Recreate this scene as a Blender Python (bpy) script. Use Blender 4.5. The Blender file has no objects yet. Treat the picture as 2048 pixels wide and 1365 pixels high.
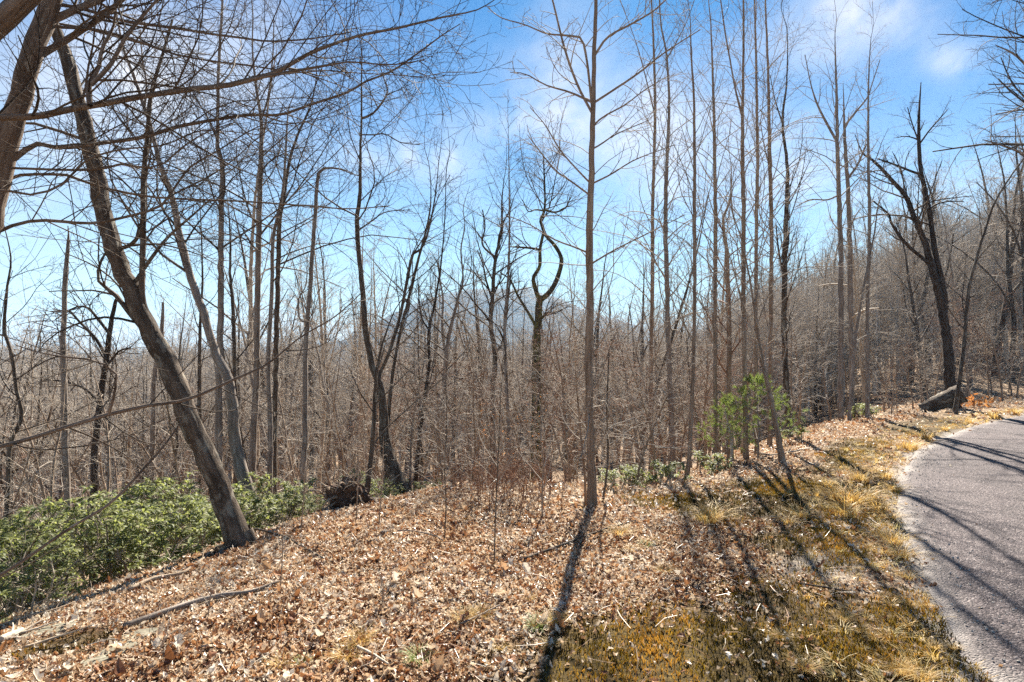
import bpy, math, random
import numpy as np

S = bpy.context.scene
COL = S.collection
rng = np.random.default_rng(7)
R = math.radians

# ------------------------------------------------------------------ camera
F = 1138.0                      # focal length in photograph pixels (2048 wide)
EYE = 1.6
cam = bpy.data.cameras.new('camera'); cam.lens = 36 * F / 2048; cam.sensor_width = 36
cam.clip_start = 0.05; cam.clip_end = 20000
camo = bpy.data.objects.new('camera', cam); COL.objects.link(camo)
camo.location = (0, 0, EYE); camo.rotation_euler = (R(90), 0, 0)
S.camera = camo

# ------------------------------------------------------------------ sky and sun
SUN_EL, SUN_AZ = 41.0, 12.0     # azimuth to the right of +Y
w = bpy.data.worlds.new('World'); S.world = w; w.use_nodes = True
nt = w.node_tree; N = nt.nodes; L = nt.links
for n in list(N): N.remove(n)
def nd(t, **k):
    n = N.new(t)
    for a, b in k.items(): setattr(n, a, b)
    return n
out = nd('ShaderNodeOutputWorld'); bg = nd('ShaderNodeBackground')
sky = nd('ShaderNodeTexSky', sky_type='NISHITA'); sky.sun_disc = False
sky.sun_elevation = R(SUN_EL); sky.sun_rotation = R(SUN_AZ)
sky.altitude = 900; sky.air_density = 1.0; sky.dust_density = 0.1; sky.ozone_density = 2.2
tc = nd('ShaderNodeTexCoord'); sep = nd('ShaderNodeSeparateXYZ')
L.new(tc.outputs['Generated'], sep.inputs[0])
def mth(op, a, b=None, c=None, clamp=False):
    m = nd('ShaderNodeMath', operation=op); m.use_clamp = clamp
    for i, v in enumerate((a, b, c)):
        if v is None: continue
        if isinstance(v, (int, float)): m.inputs[i].default_value = v
        else: L.new(v, m.inputs[i])
    return m.outputs[0]
zc = mth('MAXIMUM', sep.outputs[2], 0.0)
zz = mth('ADD', zc, 0.22)
px = mth('DIVIDE', sep.outputs[0], zz); py = mth('DIVIDE', sep.outputs[1], zz)
comb = nd('ShaderNodeCombineXYZ'); L.new(px, comb.inputs[0]); L.new(py, comb.inputs[1])
def fbm(vec, scale, detail, rough, dist, loc):
    mp = nd('ShaderNodeMapping'); mp.inputs['Location'].default_value = loc
    mp.inputs['Rotation'].default_value = (0, 0, 0.6); mp.inputs['Scale'].default_value = (1.0, 0.55, 1)
    L.new(vec, mp.inputs[0])
    nn = nd('ShaderNodeTexNoise'); nn.inputs['Scale'].default_value = scale; nn.inputs['Detail'].default_value = detail
    nn.inputs['Roughness'].default_value = rough; nn.inputs['Distortion'].default_value = dist
    L.new(mp.outputs[0], nn.inputs['Vector']); return nn.outputs['Fac']
c1 = fbm(comb.outputs[0], 1.5, 7, 0.62, 0.6, (3.2, 1.4, 0))
c2 = fbm(comb.outputs[0], 5.0, 5, 0.6, 0.5, (0.3, 5.0, 0))
# separate wisps of cloud: soft spots on the sky, broken up by the noise
def blob(u, v, su, sv, amp):
    x, z = (u - 1024) / F, (682.5 - v) / F
    sy = mth('MAXIMUM', sep.outputs[1], 0.05)
    a = mth('DIVIDE', sep.outputs[0], sy); b = mth('DIVIDE', sep.outputs[2], sy)
    a = mth('DIVIDE', mth('SUBTRACT', a, x), su / F); b = mth('DIVIDE', mth('SUBTRACT', b, z), sv / F)
    d = mth('ADD', mth('MULTIPLY', a, a), mth('MULTIPLY', b, b))
    return mth('MULTIPLY', mth('EXPONENT', mth('MULTIPLY', d, -1.0)), amp)
acc = None
for bl in ((1740, 10, 150, 75, .75), (1915, 120, 55, 45, .6), (1640, 90, 190, 60, .35), (1120, 180, 110, 160, .42), (1300, 240, 180, 110, .42), (1010, 250, 130, 40, .35),
           (1600, 350, 420, 110, .3), (800, 320, 130, 40, .55), (120, 200, 420, 200, .33), (400, 120, 420, 160, .25)):
    o = blob(*bl); acc = o if acc is None else mth('ADD', acc, o)
tex = mth('ADD', mth('MULTIPLY', mth('SUBTRACT', c1, 0.36), 3.2), mth('MULTIPLY', mth('SUBTRACT', c2, 0.5), 1.3))
spots = mth('MULTIPLY', mth('MULTIPLY', acc, 1.2), mth('MAXIMUM', mth('ADD', tex, 0.1), 0.0))
veil = mth('MULTIPLY', mth('MAXIMUM', mth('SUBTRACT', tex, 0.6), 0.0), 0.12)
low = mth('MULTIPLY', mth('EXPONENT', mth('MULTIPLY', zc, -5.3)), 1.0)   # thin cloud piling up towards the horizon
cl = mth('ADD', mth('ADD', spots, veil), low)
cl = mth('MINIMUM', mth('MAXIMUM', cl, 0.0), 0.92)
hsv = nd('ShaderNodeHueSaturation'); hsv.inputs['Saturation'].default_value = 1.45; hsv.inputs['Value'].default_value = 0.33
hsv.inputs['Hue'].default_value = 0.5
L.new(sky.outputs[0], hsv.inputs['Color'])
tint = nd('ShaderNodeMix', data_type='RGBA', blend_type='MULTIPLY'); tint.inputs['Factor'].default_value = 1; tint.inputs['B'].default_value = (.0, .98, 1.0, 1); L.new(hsv.outputs[0], tint.inputs['A'])
mix = nd('ShaderNodeMix', data_type='RGBA'); L.new(cl, mix.inputs['Factor']); L.new(tint.outputs['Result'], mix.inputs['A'])
mix.inputs['B'].default_value = (3.1, 3.0, 2.95, 1)
L.new(mix.outputs['Result'], bg.inputs['Color']); bg.inputs['Strength'].default_value = 0.10
L.new(bg.outputs[0], out.inputs[0])

sun = bpy.data.lights.new('sun', 'SUN'); sun.energy = 5.0; sun.angle = R(0.53); sun.color = (1, 0.93, 0.82)
suno = bpy.data.objects.new('sun', sun); COL.objects.link(suno)
suno.rotation_euler = (R(90 - SUN_EL), 0, R(180 - SUN_AZ))
suno.location = (0, 0, 60)
S.view_settings.view_transform = 'Standard'; S.view_settings.look = 'None'
S.view_settings.gamma = 1; S.view_settings.use_curve_mapping = False
S.view_settings.exposure = 2.05
S.render.engine = 'CYCLES'
cy = S.cycles
cy.use_denoising = False; cy.max_bounces = 5; cy.diffuse_bounces = 3; cy.glossy_bounces = 2; cy.transmission_bounces = 2
cy.transparent_max_bounces = 4; cy.volume_bounces = 0; cy.caustics_reflective = False; cy.caustics_refractive = False; cy.sample_clamp_indirect = 2.5; cy.sample_clamp_direct = 12
S.render.threads_mode = 'AUTO'
S.render.use_persistent_data = False

# ------------------------------------------------------------------ helpers
def sstep(a, b, x):
    t = np.clip((x - a) / (b - a), 0, 1); return t * t * (3 - 2 * t)
def vnoise(x, y, seed=0):
    x = np.asarray(x, float); y = np.asarray(y, float)
    xi = np.floor(x).astype(np.int64); yi = np.floor(y).astype(np.int64); xf = x - xi; yf = y - yi
    def h(a, b):
        n = (a * 374761393 + b * 668265263 + seed * 982451653) & 0x7fffffff
        n = ((n ^ (n >> 13)) * 1274126177) & 0x7fffffff
        return ((n ^ (n >> 16)) & 0xffff) / 65535.0
    u = xf * xf * (3 - 2 * xf); v = yf * yf * (3 - 2 * yf)
    return (h(xi, yi) * (1 - u) + h(xi + 1, yi) * u) * (1 - v) + (h(xi, yi + 1) * (1 - u) + h(xi + 1, yi + 1) * u) * v
def fb(x, y, seed=0, o=4):
    s = 0; a = .5; f = 1
    for i in range(o):
        s = s + a * (vnoise(x * f, y * f, seed + i) - .5); a *= .5; f *= 2.03
    return s

CREST = np.array([(-12, -9), (-5.6, -1.8), (-3.95, 1.2), (-2.98, 3.2), (-2.23, 4.5), (-1.66, 5.6), (-.75, 6.5), (.16, 6.8), (.9, 6.6), (1.6, 6.4), (2.4, 6.8),
                  (3.3, 7.6), (5.6, 10.0), (8.4, 12.1), (13.4, 14.8), (22, 18.5), (45, 24), (90, 30)], float)
ROAD = np.array([(2.0, -12), (2.0, -3), (2.12, 0), (2.2, 1.8), (2.28, 2.67), (2.45, 3.15), (2.82, 3.9), (3.75, 5.5), (4.65, 6.8), (5.9, 8.3), (7.3, 9.6), (9.2, 11.1), (11.5, 12.6),
                 (16, 14.7), (24, 17), (45, 21), (90, 26)], float)
def poly_sd(P, x, y):
    """distance to the open polyline, positive on its left side"""
    x = np.asarray(x, float); y = np.asarray(y, float)
    best = np.full(x.shape, 1e9); sgn = np.ones(x.shape)
    for (ax, ay), (bx, by) in zip(P[:-1], P[1:]):
        dx, dy = bx - ax, by - ay
        t = np.clip(((x - ax) * dx + (y - ay) * dy) / (dx * dx + dy * dy), 0, 1)
        d = np.hypot(x - ax - t * dx, y - ay - t * dy)
        c = dx * (y - ay) - dy * (x - ax)
        m = d < best
        best = np.where(m, d, best); sgn = np.where(m, np.where(c >= 0, 1.0, -1.0), sgn)
    return best * sgn
def H(x, y):
    """height of the ground"""
    x = np.asarray(x, float); y = np.asarray(y, float)
    d = poly_sd(CREST, x, y); r = np.hypot(x, y)
    az = np.degrees(np.arctan2(x, y))
    s = 0.42
    dd = s * np.log1p(np.exp(np.clip((d - .25) / s, -40, 40)))
    dd = np.where((d - .25) / s > 40, d - .25, dd)
    fall = 0.25 * dd + 0.28 * 6 * (1 - np.exp(-dd / 6))
    fall = 20 * (1 - np.exp(-fall / 20)) * 1.03
    wr = sstep(14, 40, az) * sstep(150, 110, az)
    hill = wr * 0.12 * np.maximum(0, r - 20) * np.exp(-np.maximum(0, r - 20) / 260)
    z = -(1 - .8 * wr) * fall + hill * sstep(0, 8, d)
    z = z + sstep(90, 320, r) * (1 - wr) * (4 + 8 * fb(x / 90, y / 90, 5)) * sstep(-1, 6, d)
    z = z - sstep(380, 900, r) * 30 * (1 - wr) * sstep(-1, 6, d)
    rd = poly_sd(ROAD, x, y)
    rough = sstep(-.1, .5, rd)
    z = z + rough * (.05 * fb(x * .9, y * .9, 11, 3) + .05 * fb(x * 3.1, y * 3.1, 12, 3)) + sstep(3, 9, d) * .8 * fb(x / 5, y / 5, 14)
    z = z - .03 * (1 - rough)
    return z
def at(u, v, Y):
    return np.array([(u - 1024) / F * Y, Y, EYE - (v - 682.5) / F * Y])
def ground_at(u, v):
    Y = np.arange(1.0, 60, .02); X = (u - 1024) / F * Y; Z = EYE - (v - 682.5) / F * Y
    h = H(X, Y); k = np.argmax(Z <= h + .001)
    if Z[k] > h[k] + .001: k = len(Y) - 1
    return np.array([X[k], Y[k], h[k]])

def build_mesh(name, V, Fq, mat, smooth=False, attrs=None):
    """V (n,3); Fq list of int arrays (m,k)"""
    me = bpy.data.meshes.new(name)
    V = np.ascontiguousarray(V, dtype=np.float32)
    me.vertices.add(len(V)); me.vertices.foreach_set('co', V.ravel())
    loops = np.concatenate([f.ravel() for f in Fq]).astype(np.int32)
    cnt = np.concatenate([np.full(len(f), f.shape[1], np.int32) for f in Fq])
    st = np.concatenate([[0], np.cumsum(cnt)[:-1]]).astype(np.int32)
    me.loops.add(len(loops)); me.loops.foreach_set('vertex_index', loops)
    me.polygons.add(len(cnt)); me.polygons.foreach_set('loop_start', st)
    try: me.polygons.foreach_set('loop_total', cnt)
    except Exception: pass
    me.update(calc_edges=True)
    me.polygons.foreach_set('use_smooth', np.full(len(cnt), bool(smooth)))
    for k, a in (attrs or {}).items():
        a = np.asarray(a, np.float32)
        if a.ndim == 2:
            at_ = me.attributes.new(k, 'FLOAT_VECTOR', 'POINT'); at_.data.foreach_set('vector', np.ascontiguousarray(a).ravel())
        else:
            at_ = me.attributes.new(k, 'FLOAT', 'POINT'); at_.data.foreach_set('value', a)
    if mat: me.materials.append(mat)
    return me
def link(name, data, parent=None, loc=None, **props):
    o = bpy.data.objects.new(name, data); COL.objects.link(o)
    if parent is not None: o.parent = parent
    if loc is not None: o.location = [float(c) for c in loc]
    for k, v in props.items(): o[k] = v
    return o
def thing(name, label, cat, loc, group=None, rz=0):
    o = link(name, None, None, loc, label=label, category=cat)
    o.empty_display_size = .1
    if group: o['group'] = group
    o.rotation_euler = (0, 0, rz)
    return o

class Tubes:
    def __init__(s): s.V = []; s.F = []; s.n = 0; s.bk = []; s.rnd = []
    def add(s, P, Rr, sides=3, rough=0.0, cap=False, oval=None):
        P = np.asarray(P, float); Rr = np.asarray(Rr, float)
        if P.ndim == 2: P = P[None]; Rr = Rr[None]
        if len(P) == 0: return s
        n, K, _ = P.shape
        T = np.gradient(P, axis=1); T /= np.linalg.norm(T, axis=2, keepdims=True) + 1e-12
        m = T.mean(axis=1); ax = np.argmin(np.abs(m), axis=1); ref = np.eye(3)[ax][:, None, :]
        a = ref - (ref * T).sum(2, keepdims=True) * T; a /= np.linalg.norm(a, axis=2, keepdims=True) + 1e-12
        b = np.cross(T, a)
        th = np.arange(sides) / sides * 2 * np.pi
        rr = Rr[:, :, None] * np.ones(sides)
        if rough: rr = rr * (1 + rough * rng.standard_normal(rr.shape))
        V = P[:, :, None, :] + rr[..., None] * (np.cos(th)[:, None] * a[:, :, None, :] + np.sin(th)[:, None] * b[:, :, None, :])
        ln = np.concatenate([np.zeros((n, 1)), np.cumsum(np.linalg.norm(np.diff(P, axis=1), axis=2), axis=1)], axis=1)
        r0 = Rr.max(axis=1)[:, None, None]
        bk = np.stack([np.cos(th) * r0 + 0 * ln[..., None], np.sin(th) * r0 + 0 * ln[..., None], ln[..., None] + 0 * th + rng.random((n, 1, 1)) * 50], axis=3)
        i = np.arange(n)[:, None, None] * K * sides + np.arange(K - 1)[None, :, None] * sides
        j = np.arange(sides)[None, None, :]; j2 = (j + 1) % sides
        q = np.stack([i + j, i + j2, i + sides + j2, i + sides + j], axis=3).reshape(-1, 4) + s.n
        s.V.append(V.reshape(-1, 3)); s.F.append(q); s.bk.append(bk.reshape(-1, 3))
        s.rnd.append(np.repeat(rng.random(n), K * sides))
        if cap:
            for e in range(n):
                b0 = s.n + e * K * sides
                s.F.append(np.array([[b0 + (K - 1) * sides + k for k in range(sides)]]))
                s.F.append(np.array([[b0 + k for k in range(sides)][::-1]]))
        s.n += n * K * sides
        return s
    def mesh(s, name, mat, origin=(0, 0, 0), smooth=True):
        return build_mesh(name, np.concatenate(s.V) - np.asarray(origin), s.F, mat, smooth, {'bk': np.concatenate(s.bk), 'rnd': np.concatenate(s.rnd)})

def smooth_path(P, n):
    """Catmull-Rom through the points, n samples at equal chord steps"""
    P = np.asarray(P, float)
    if len(P) == 2: P = np.array([P[0], (P[0] + P[1]) / 2, P[1]])
    d = np.concatenate([[0], np.cumsum(np.linalg.norm(np.diff(P[:, :3], axis=0), axis=1))])
    t = np.linspace(0, d[-1], n); k = np.clip(np.searchsorted(d, t, side='right') - 1, 0, len(P) - 2)
    u = ((t - d[k]) / (d[k + 1] - d[k] + 1e-12))[:, None]
    p1, p2 = P[k], P[k + 1]
    h = (d[k + 1] - d[k])[:, None]
    def tang(i):
        a = np.maximum(i - 1, 0); b = np.minimum(i + 1, len(P) - 1)
        return (P[b] - P[a]) / (d[b] - d[a] + 1e-12)[:, None]
    m1, m2 = tang(k) * h, tang(k + 1) * h
    return (2 * u**3 - 3 * u**2 + 1) * p1 + (u**3 - 2 * u**2 + u) * m1 + (-2 * u**3 + 3 * u**2) * p2 + (u**3 - u**2) * m2

def grow(P, Rr, n, t0, t1, ang, length, K, rf, rmin, up=0.0, wig=0.12, planar=None, tip=0.35, relax=0.0):
    """n children on every parent branch; returns their points and radii"""
    N0, K0, _ = P.shape; M = N0 * n
    if M == 0: return np.zeros((0, K, 3)), np.zeros((0, K))
    base = (np.arange(n) + rng.random((N0, n))) / n
    t = (t0 + (t1 - t0) * base).ravel(); par = np.repeat(np.arange(N0), n)
    x = t * (K0 - 1); i = np.minimum(x.astype(int), K0 - 2); f = (x - i)[:, None]
    pos = P[par, i] * (1 - f) + P[par, i + 1] * f
    r = Rr[par, i] * (1 - f[:, 0]) + Rr[par, i + 1] * f[:, 0]
    T = P[par, i + 1] - P[par, i]; T /= np.linalg.norm(T, axis=1, keepdims=True) + 1e-12
    ax = np.argmin(np.abs(T), axis=1); ref = np.eye(3)[ax]
    a = np.cross(T, ref); a /= np.linalg.norm(a, axis=1, keepdims=True) + 1e-12; b = np.cross(T, a)
    phi = np.tile(np.arange(n), N0) * 2.39996 + np.repeat(rng.random(N0) * 6.28, n) + rng.normal(0, .5, M)
    sd = np.cos(phi)[:, None] * a + np.sin(phi)[:, None] * b
    if planar is not None:                       # keep side shoots near a plane
        sd = sd - planar * (sd @ np.array([0, 0, 1.0]))[:, None] * np.array([0, 0, 1.0]); sd /= np.linalg.norm(sd, axis=1, keepdims=True) + 1e-9
    A = np.radians(rng.uniform(ang[0], ang[1], M))[:, None]
    D = np.cos(A) * T + np.sin(A) * sd
    plen = np.linalg.norm(np.diff(P, axis=1), axis=2).sum(1)[par]
    Ln = length(t, plen) * rng.uniform(.6, 1.25, M)
    out = np.zeros((M, K, 3)); out[:, 0] = pos
    st = (Ln / (K - 1))[:, None]
    bend = rng.normal(0, wig * 1.1, (M, 3))
    for k in range(1, K):
        D = D + bend + rng.normal(0, wig * .8, (M, 3)) + np.array([0, 0, up])
        if relax: D = D + relax * T
        D /= np.linalg.norm(D, axis=1, keepdims=True)
        out[:, k] = out[:, k - 1] + D * st
    r0 = np.clip(r * rf, rmin, r * .92 + 1e-5)
    rad = r0[:, None] * np.linspace(1, tip, K)[None]
    return out, np.maximum(rad, rmin * .6)

# ------------------------------------------------------------------ materials
def mat(name):
    m = bpy.data.materials.new(name); m.use_nodes = True
    t = m.node_tree; t.nodes.clear()
    o = t.nodes.new('ShaderNodeOutputMaterial'); b = t.nodes.new('ShaderNodeBsdfPrincipled')
    t.links.new(b.outputs[0], o.inputs[0]); b.inputs['Roughness'].default_value = .85
    b.inputs['Specular IOR Level'].default_value = .25
    return m, t, b, o
def ramp(t, src, stops, interp='LINEAR'):
    r = t.nodes.new('ShaderNodeValToRGB'); r.color_ramp.interpolation = interp
    e = r.color_ramp.elements
    while len(e) < len(stops): e.new(.5)
    for k, (p, c) in enumerate(stops): e[k].position = p; e[k].color = (*c, 1)
    t.links.new(src, r.inputs[0]); return r.outputs[0]
def attr(t, name, out='Fac'):
    a = t.nodes.new('ShaderNodeAttribute'); a.attribute_name = name; return a.outputs[out]
def noise(t, vec, scale, detail=4, rough=.6, dist=0, sc=None):
    if sc is not None:
        mp = t.nodes.new('ShaderNodeMapping'); mp.inputs['Scale'].default_value = sc; t.links.new(vec, mp.inputs[0]); vec = mp.outputs[0]
    n = t.nodes.new('ShaderNodeTexNoise'); n.inputs['Scale'].default_value = scale; n.inputs['Detail'].default_value = detail
    n.inputs['Roughness'].default_value = rough; n.inputs['Distortion'].default_value = dist
    t.links.new(vec, n.inputs['Vector']); return n.outputs['Fac']
def voro(t, vec, scale, feature='F1', out='Distance', sc=None):
    if sc is not None:
        mp = t.nodes.new('ShaderNodeMapping'); mp.inputs['Scale'].default_value = sc; t.links.new(vec, mp.inputs[0]); vec = mp.outputs[0]
    n = t.nodes.new('ShaderNodeTexVoronoi'); n.feature = feature; n.inputs['Scale'].default_value = scale
    t.links.new(vec, n.inputs['Vector']); return n.outputs[out]
def mixc(t, f, a, b, mode='MIX'):
    m = t.nodes.new('ShaderNodeMix'); m.data_type = 'RGBA'; m.blend_type = mode
    for s, v in (('Factor', f), ('A', a), ('B', b)):
        if isinstance(v, (int, float)): m.inputs[s].default_value = v
        elif isinstance(v, tuple): m.inputs[s].default_value = (*v, 1)
        else: t.links.new(v, m.inputs[s])
    return m.outputs['Result']
def mm(t, op, a, b=None, clamp=False):
    m = t.nodes.new('ShaderNodeMath'); m.operation = op; m.use_clamp = clamp
    for i, v in enumerate((a, b)):
        if v is None: continue
        if isinstance(v, (int, float)): m.inputs[i].default_value = v
        else: t.links.new(v, m.inputs[i])
    return m.outputs[0]
def bump(t, b, h, strength, dist):
    n = t.nodes.new('ShaderNodeBump'); n.inputs['Strength'].default_value = strength; n.inputs['Distance'].default_value = dist
    t.links.new(h, n.inputs['Height']); t.links.new(n.outputs[0], b.inputs['Normal'])

def bark(name, dark, mid, light, ridge=14.0, patch=None, pv=.62, depth=.012):
    m, t, b, o = mat(name); v = attr(t, 'bk', 'Vector')
    rdg = noise(t, v, ridge, 5, .65, .4, (1, 1, .22))
    big = noise(t, v, 5, 3, .6, 0, (1, 1, .5))
    fine = noise(t, v, 90, 3, .6)
    f = mm(t, 'ADD', mm(t, 'MULTIPLY', rdg, .6), mm(t, 'ADD', mm(t, 'MULTIPLY', big, .35), mm(t, 'MULTIPLY', fine, .25)))
    c = ramp(t, f, [(.46, dark), (.59, mid), (.74, light)])
    if patch:
        pn = noise(t, v, 9, 4, .6, 0, (1, 1, .8)); pf = ramp(t, pn, [(pv - .06, (0, 0, 0)), (pv + .03, (1, 1, 1))])
        c = mixc(t, mm(t, 'MULTIPLY', pf, .75), c, patch)
    t.links.new(c, b.inputs['Base Color']); bump(t, b, f, .9, depth); b.inputs['Roughness'].default_value = .9
    return m
BK = {
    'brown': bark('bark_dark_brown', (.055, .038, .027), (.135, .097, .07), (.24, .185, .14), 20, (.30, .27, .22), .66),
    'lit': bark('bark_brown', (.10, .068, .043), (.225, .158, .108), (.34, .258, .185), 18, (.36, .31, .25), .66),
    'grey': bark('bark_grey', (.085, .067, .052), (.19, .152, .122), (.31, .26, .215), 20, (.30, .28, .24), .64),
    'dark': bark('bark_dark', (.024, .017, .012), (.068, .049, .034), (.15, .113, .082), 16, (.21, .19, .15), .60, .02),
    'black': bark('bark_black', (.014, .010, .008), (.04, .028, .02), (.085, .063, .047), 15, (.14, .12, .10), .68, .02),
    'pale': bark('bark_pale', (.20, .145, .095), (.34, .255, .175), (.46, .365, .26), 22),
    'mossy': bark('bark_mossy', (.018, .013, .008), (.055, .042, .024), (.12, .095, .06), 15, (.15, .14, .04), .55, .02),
}
def twigmat(name, a, c):
    m, t, b, o = mat(name)
    t.links.new(mixc(t, attr(t, 'rnd'), a, c), b.inputs['Base Color']); b.inputs['Roughness'].default_value = .8
    b.inputs['Specular IOR Level'].default_value = .12
    return m
TW = {'brown': twigmat('twig_brown', (.19, .155, .12), (.44, .375, .30)), 'dark': twigmat('twig_dark', (.04, .029, .021), (.12, .09, .065)),
      'grey': twigmat('twig_grey', (.24, .20, .16), (.50, .435, .355)), 'weathered_hazed': twigmat('twig_weathered_hazed', (.27, .235, .195), (.52, .46, .39)), 'red': twigmat('twig_reddish', (.15, .075, .045), (.28, .16, .10))}  # palest set: worn grey twigs, lightened further to put distance haze into colour
def leafmat(name, stops, trans=.35, rough=.55, spec=.3, tint=None):
    m, t, b, o = mat(name)
    c = ramp(t, attr(t, 'rnd'), stops)
    geo = t.nodes.new('ShaderNodeNewGeometry')
    n = noise(t, geo.outputs['Position'], 60, 3, .6)
    c = mixc(t, .35, c, ramp(t, n, [(.3, (.35, .3, .25)), (.7, (1, 1, 1))]), 'MULTIPLY')
    t.links.new(c, b.inputs['Base Color']); b.inputs['Roughness'].default_value = rough; b.inputs['Specular IOR Level'].default_value = spec
    tr = t.nodes.new('ShaderNodeBsdfTranslucent'); t.links.new(c if tint is None else mixc(t, .6, c, tint), tr.inputs[0])
    mx = t.nodes.new('ShaderNodeMixShader'); mx.inputs[0].default_value = trans
    t.links.new(b.outputs[0], mx.inputs[1]); t.links.new(tr.outputs[0], mx.inputs[2]); t.links.new(mx.outputs[0], o.inputs[0])
    return m
M_LEAF = leafmat('dry_leaf', [(0, (.11, .046, .02)), (.12, (.25, .10, .038)), (.30, (.40, .20, .085)), (.5, (.50, .33, .19)), (.74, (.62, .48, .33)), (1, (.74, .66, .54))], .3, .4, .5)
M_RHODO = leafmat('evergreen_leaf', [(0, (.065, .085, .03)), (.5, (.15, .175, .065)), (.85, (.235, .245, .105)), (1, (.35, .34, .17))], .45, .55, .25, (.4, .44, .1))
M_PINE = leafmat('pine_needle', [(0, (.15, .21, .04)), (1, (.38, .47, .11))], .4, .5, .3)
M_GRASS = leafmat('dry_grass', [(0, (.50, .27, .05)), (.45, (.66, .45, .13)), (.85, (.74, .60, .30)), (1, (.36, .40, .09))], .45)
M_GREEN = leafmat('green_grass', [(0, (.14, .20, .04)), (1, (.34, .38, .12))], .35)
M_MOSS = leafmat('moss_frond', [(0, (.035, .022, .005)), (.35, (.10, .066, .009)), (.72, (.33, .215, .022)), (1, (.54, .29, .045))], .35)
M_ORANGE = leafmat('beech_leaf', [(0, (.36, .13, .035)), (1, (.50, .24, .08))], .45)

def ground_mat():
    m, t, b, o = mat('leaf_litter_ground')
    geo = t.nodes.new('ShaderNodeNewGeometry'); P = geo.outputs['Position']
    vc = t.nodes.new('ShaderNodeTexVoronoi'); vc.inputs['Scale'].default_value = 17
    dn = t.nodes.new('ShaderNodeTexNoise'); dn.inputs['Scale'].default_value = 9; dn.inputs['Detail'].default_value = 3; t.links.new(P, dn.inputs['Vector'])
    wv = t.nodes.new('ShaderNodeVectorMath'); wv.operation = 'MULTIPLY_ADD'; wv.inputs[1].default_value = (.12, .12, .12)
    t.links.new(dn.outputs['Color'], wv.inputs[0]); t.links.new(P, wv.inputs[2]); t.links.new(wv.outputs[0], vc.inputs['Vector'])
    sep = t.nodes.new('ShaderNodeSeparateColor'); t.links.new(vc.outputs['Color'], sep.inputs[0])
    c = ramp(t, sep.outputs[0], [(0, (.03, .015, .008)), (.25, (.10, .052, .026)), (.5, (.22, .14, .078)), (.75, (.36, .26, .165)), (1, (.50, .40, .28))])
    big = noise(t, P, .35, 4, .6)
    c = mixc(t, .5, c, ramp(t, big, [(.35, (.68, .6, .53)), (.65, (1, .97, .93))]), 'MULTIPLY')
    soil = ramp(t, noise(t, P, 40, 5, .7), [(.3, (.03, .02, .012)), (.7, (.11, .078, .05))])
    moss = ramp(t, noise(t, P, 55, 5, .7), [(.3, (.022, .014, .004)), (.55, (.075, .047, .008)), (.75, (.18, .115, .016))])
    grit = ramp(t, noise(t, P, 130, 4, .7), [(.3, (.13, .11, .095)), (.5, (.27, .24, .21)), (.7, (.46, .43, .38))])
    c = mixc(t, attr(t, 'moss'), c, moss)
    c = mixc(t, attr(t, 'grit'), c, grit)
    t.links.new(c, b.inputs['Base Color']); b.inputs['Roughness'].default_value = .95
    hgt = mm(t, 'ADD', mm(t, 'MULTIPLY', vc.outputs['Distance'], .6), noise(t, P, 45, 4, .7))
    bump(t, b, hgt, .8, .03)
    return m
def road_mat():
    m, t, b, o = mat('chip_seal')
    geo = t.nodes.new('ShaderNodeNewGeometry'); P = geo.outputs['Position']
    v = t.nodes.new('ShaderNodeTexVoronoi'); v.inputs['Scale'].default_value = 95; t.links.new(P, v.inputs['Vector'])
    sep = t.nodes.new('ShaderNodeSeparateColor'); t.links.new(v.outputs['Color'], sep.inputs[0])
    c = ramp(t, sep.outputs[0], [(0, (.04, .031, .033)), (.35, (.09, .071, .072)), (.6, (.135, .109, .107)), (.85, (.19, .16, .152)), (1, (.36, .32, .30))])
    c = mixc(t, .8, c, ramp(t, v.outputs['Distance'], [(0, (1, 1, 1)), (.55, (.9, .88, .88)), (.9, (.25, .22, .22))]), 'MULTIPLY')
    c = mixc(t, .55, c, ramp(t, noise(t, P, 1.3, 6, .7), [(.3, (.45, .42, .43)), (.7, (1, 1, 1))]), 'MULTIPLY')
    c = mixc(t, .5, c, ramp(t, noise(t, P, .45, 6, .7, .8), [(.38, (.5, .47, .47)), (.62, (1.05, 1, 1))]), 'MULTIPLY')
    c = mixc(t, attr(t, 'grit'), c, ramp(t, noise(t, P, 120, 3, .7), [(.3, (.2, .17, .15)), (.7, (.5, .46, .41))]))
    cr = t.nodes.new('ShaderNodeTexVoronoi'); cr.feature = 'DISTANCE_TO_EDGE'; cr.inputs['Scale'].default_value = .55
    cw = t.nodes.new('ShaderNodeVectorMath'); cw.operation = 'MULTIPLY_ADD'; cw.inputs[1].default_value = (.5, .5, .5)
    cn = t.nodes.new('ShaderNodeTexNoise'); cn.inputs['Scale'].default_value = 2.5; cn.inputs['Detail'].default_value = 5; t.links.new(P, cn.inputs['Vector']); t.links.new(cn.outputs['Color'], cw.inputs[0]); t.links.new(P, cw.inputs[2]); t.links.new(cw.outputs[0], cr.inputs['Vector'])
    c = mixc(t, ramp(t, cr.outputs['Distance'], [(0, (.75, .75, .75)), (.006, (0, 0, 0))]), c, (.03, .025, .025))
    t.links.new(c, b.inputs['Base Color']); b.inputs['Roughness'].default_value = .8
    bump(t, b, mm(t, 'MULTIPLY', v.outputs['Distance'], -1.0), .9, .012)
    return m
def stone_mat(name, a, c_, scale=25):
    m, t, b, o = mat(name); geo = t.nodes.new('ShaderNodeNewGeometry')
    n = noise(t, geo.outputs['Position'], scale, 6, .65)
    t.links.new(ramp(t, n, [(.32, a), (.68, c_)]), b.inputs['Base Color']); bump(t, b, n, .6, .01); return m
M_STONE = stone_mat('lichened_stone', (.12, .105, .07), (.29, .26, .19))
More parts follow.
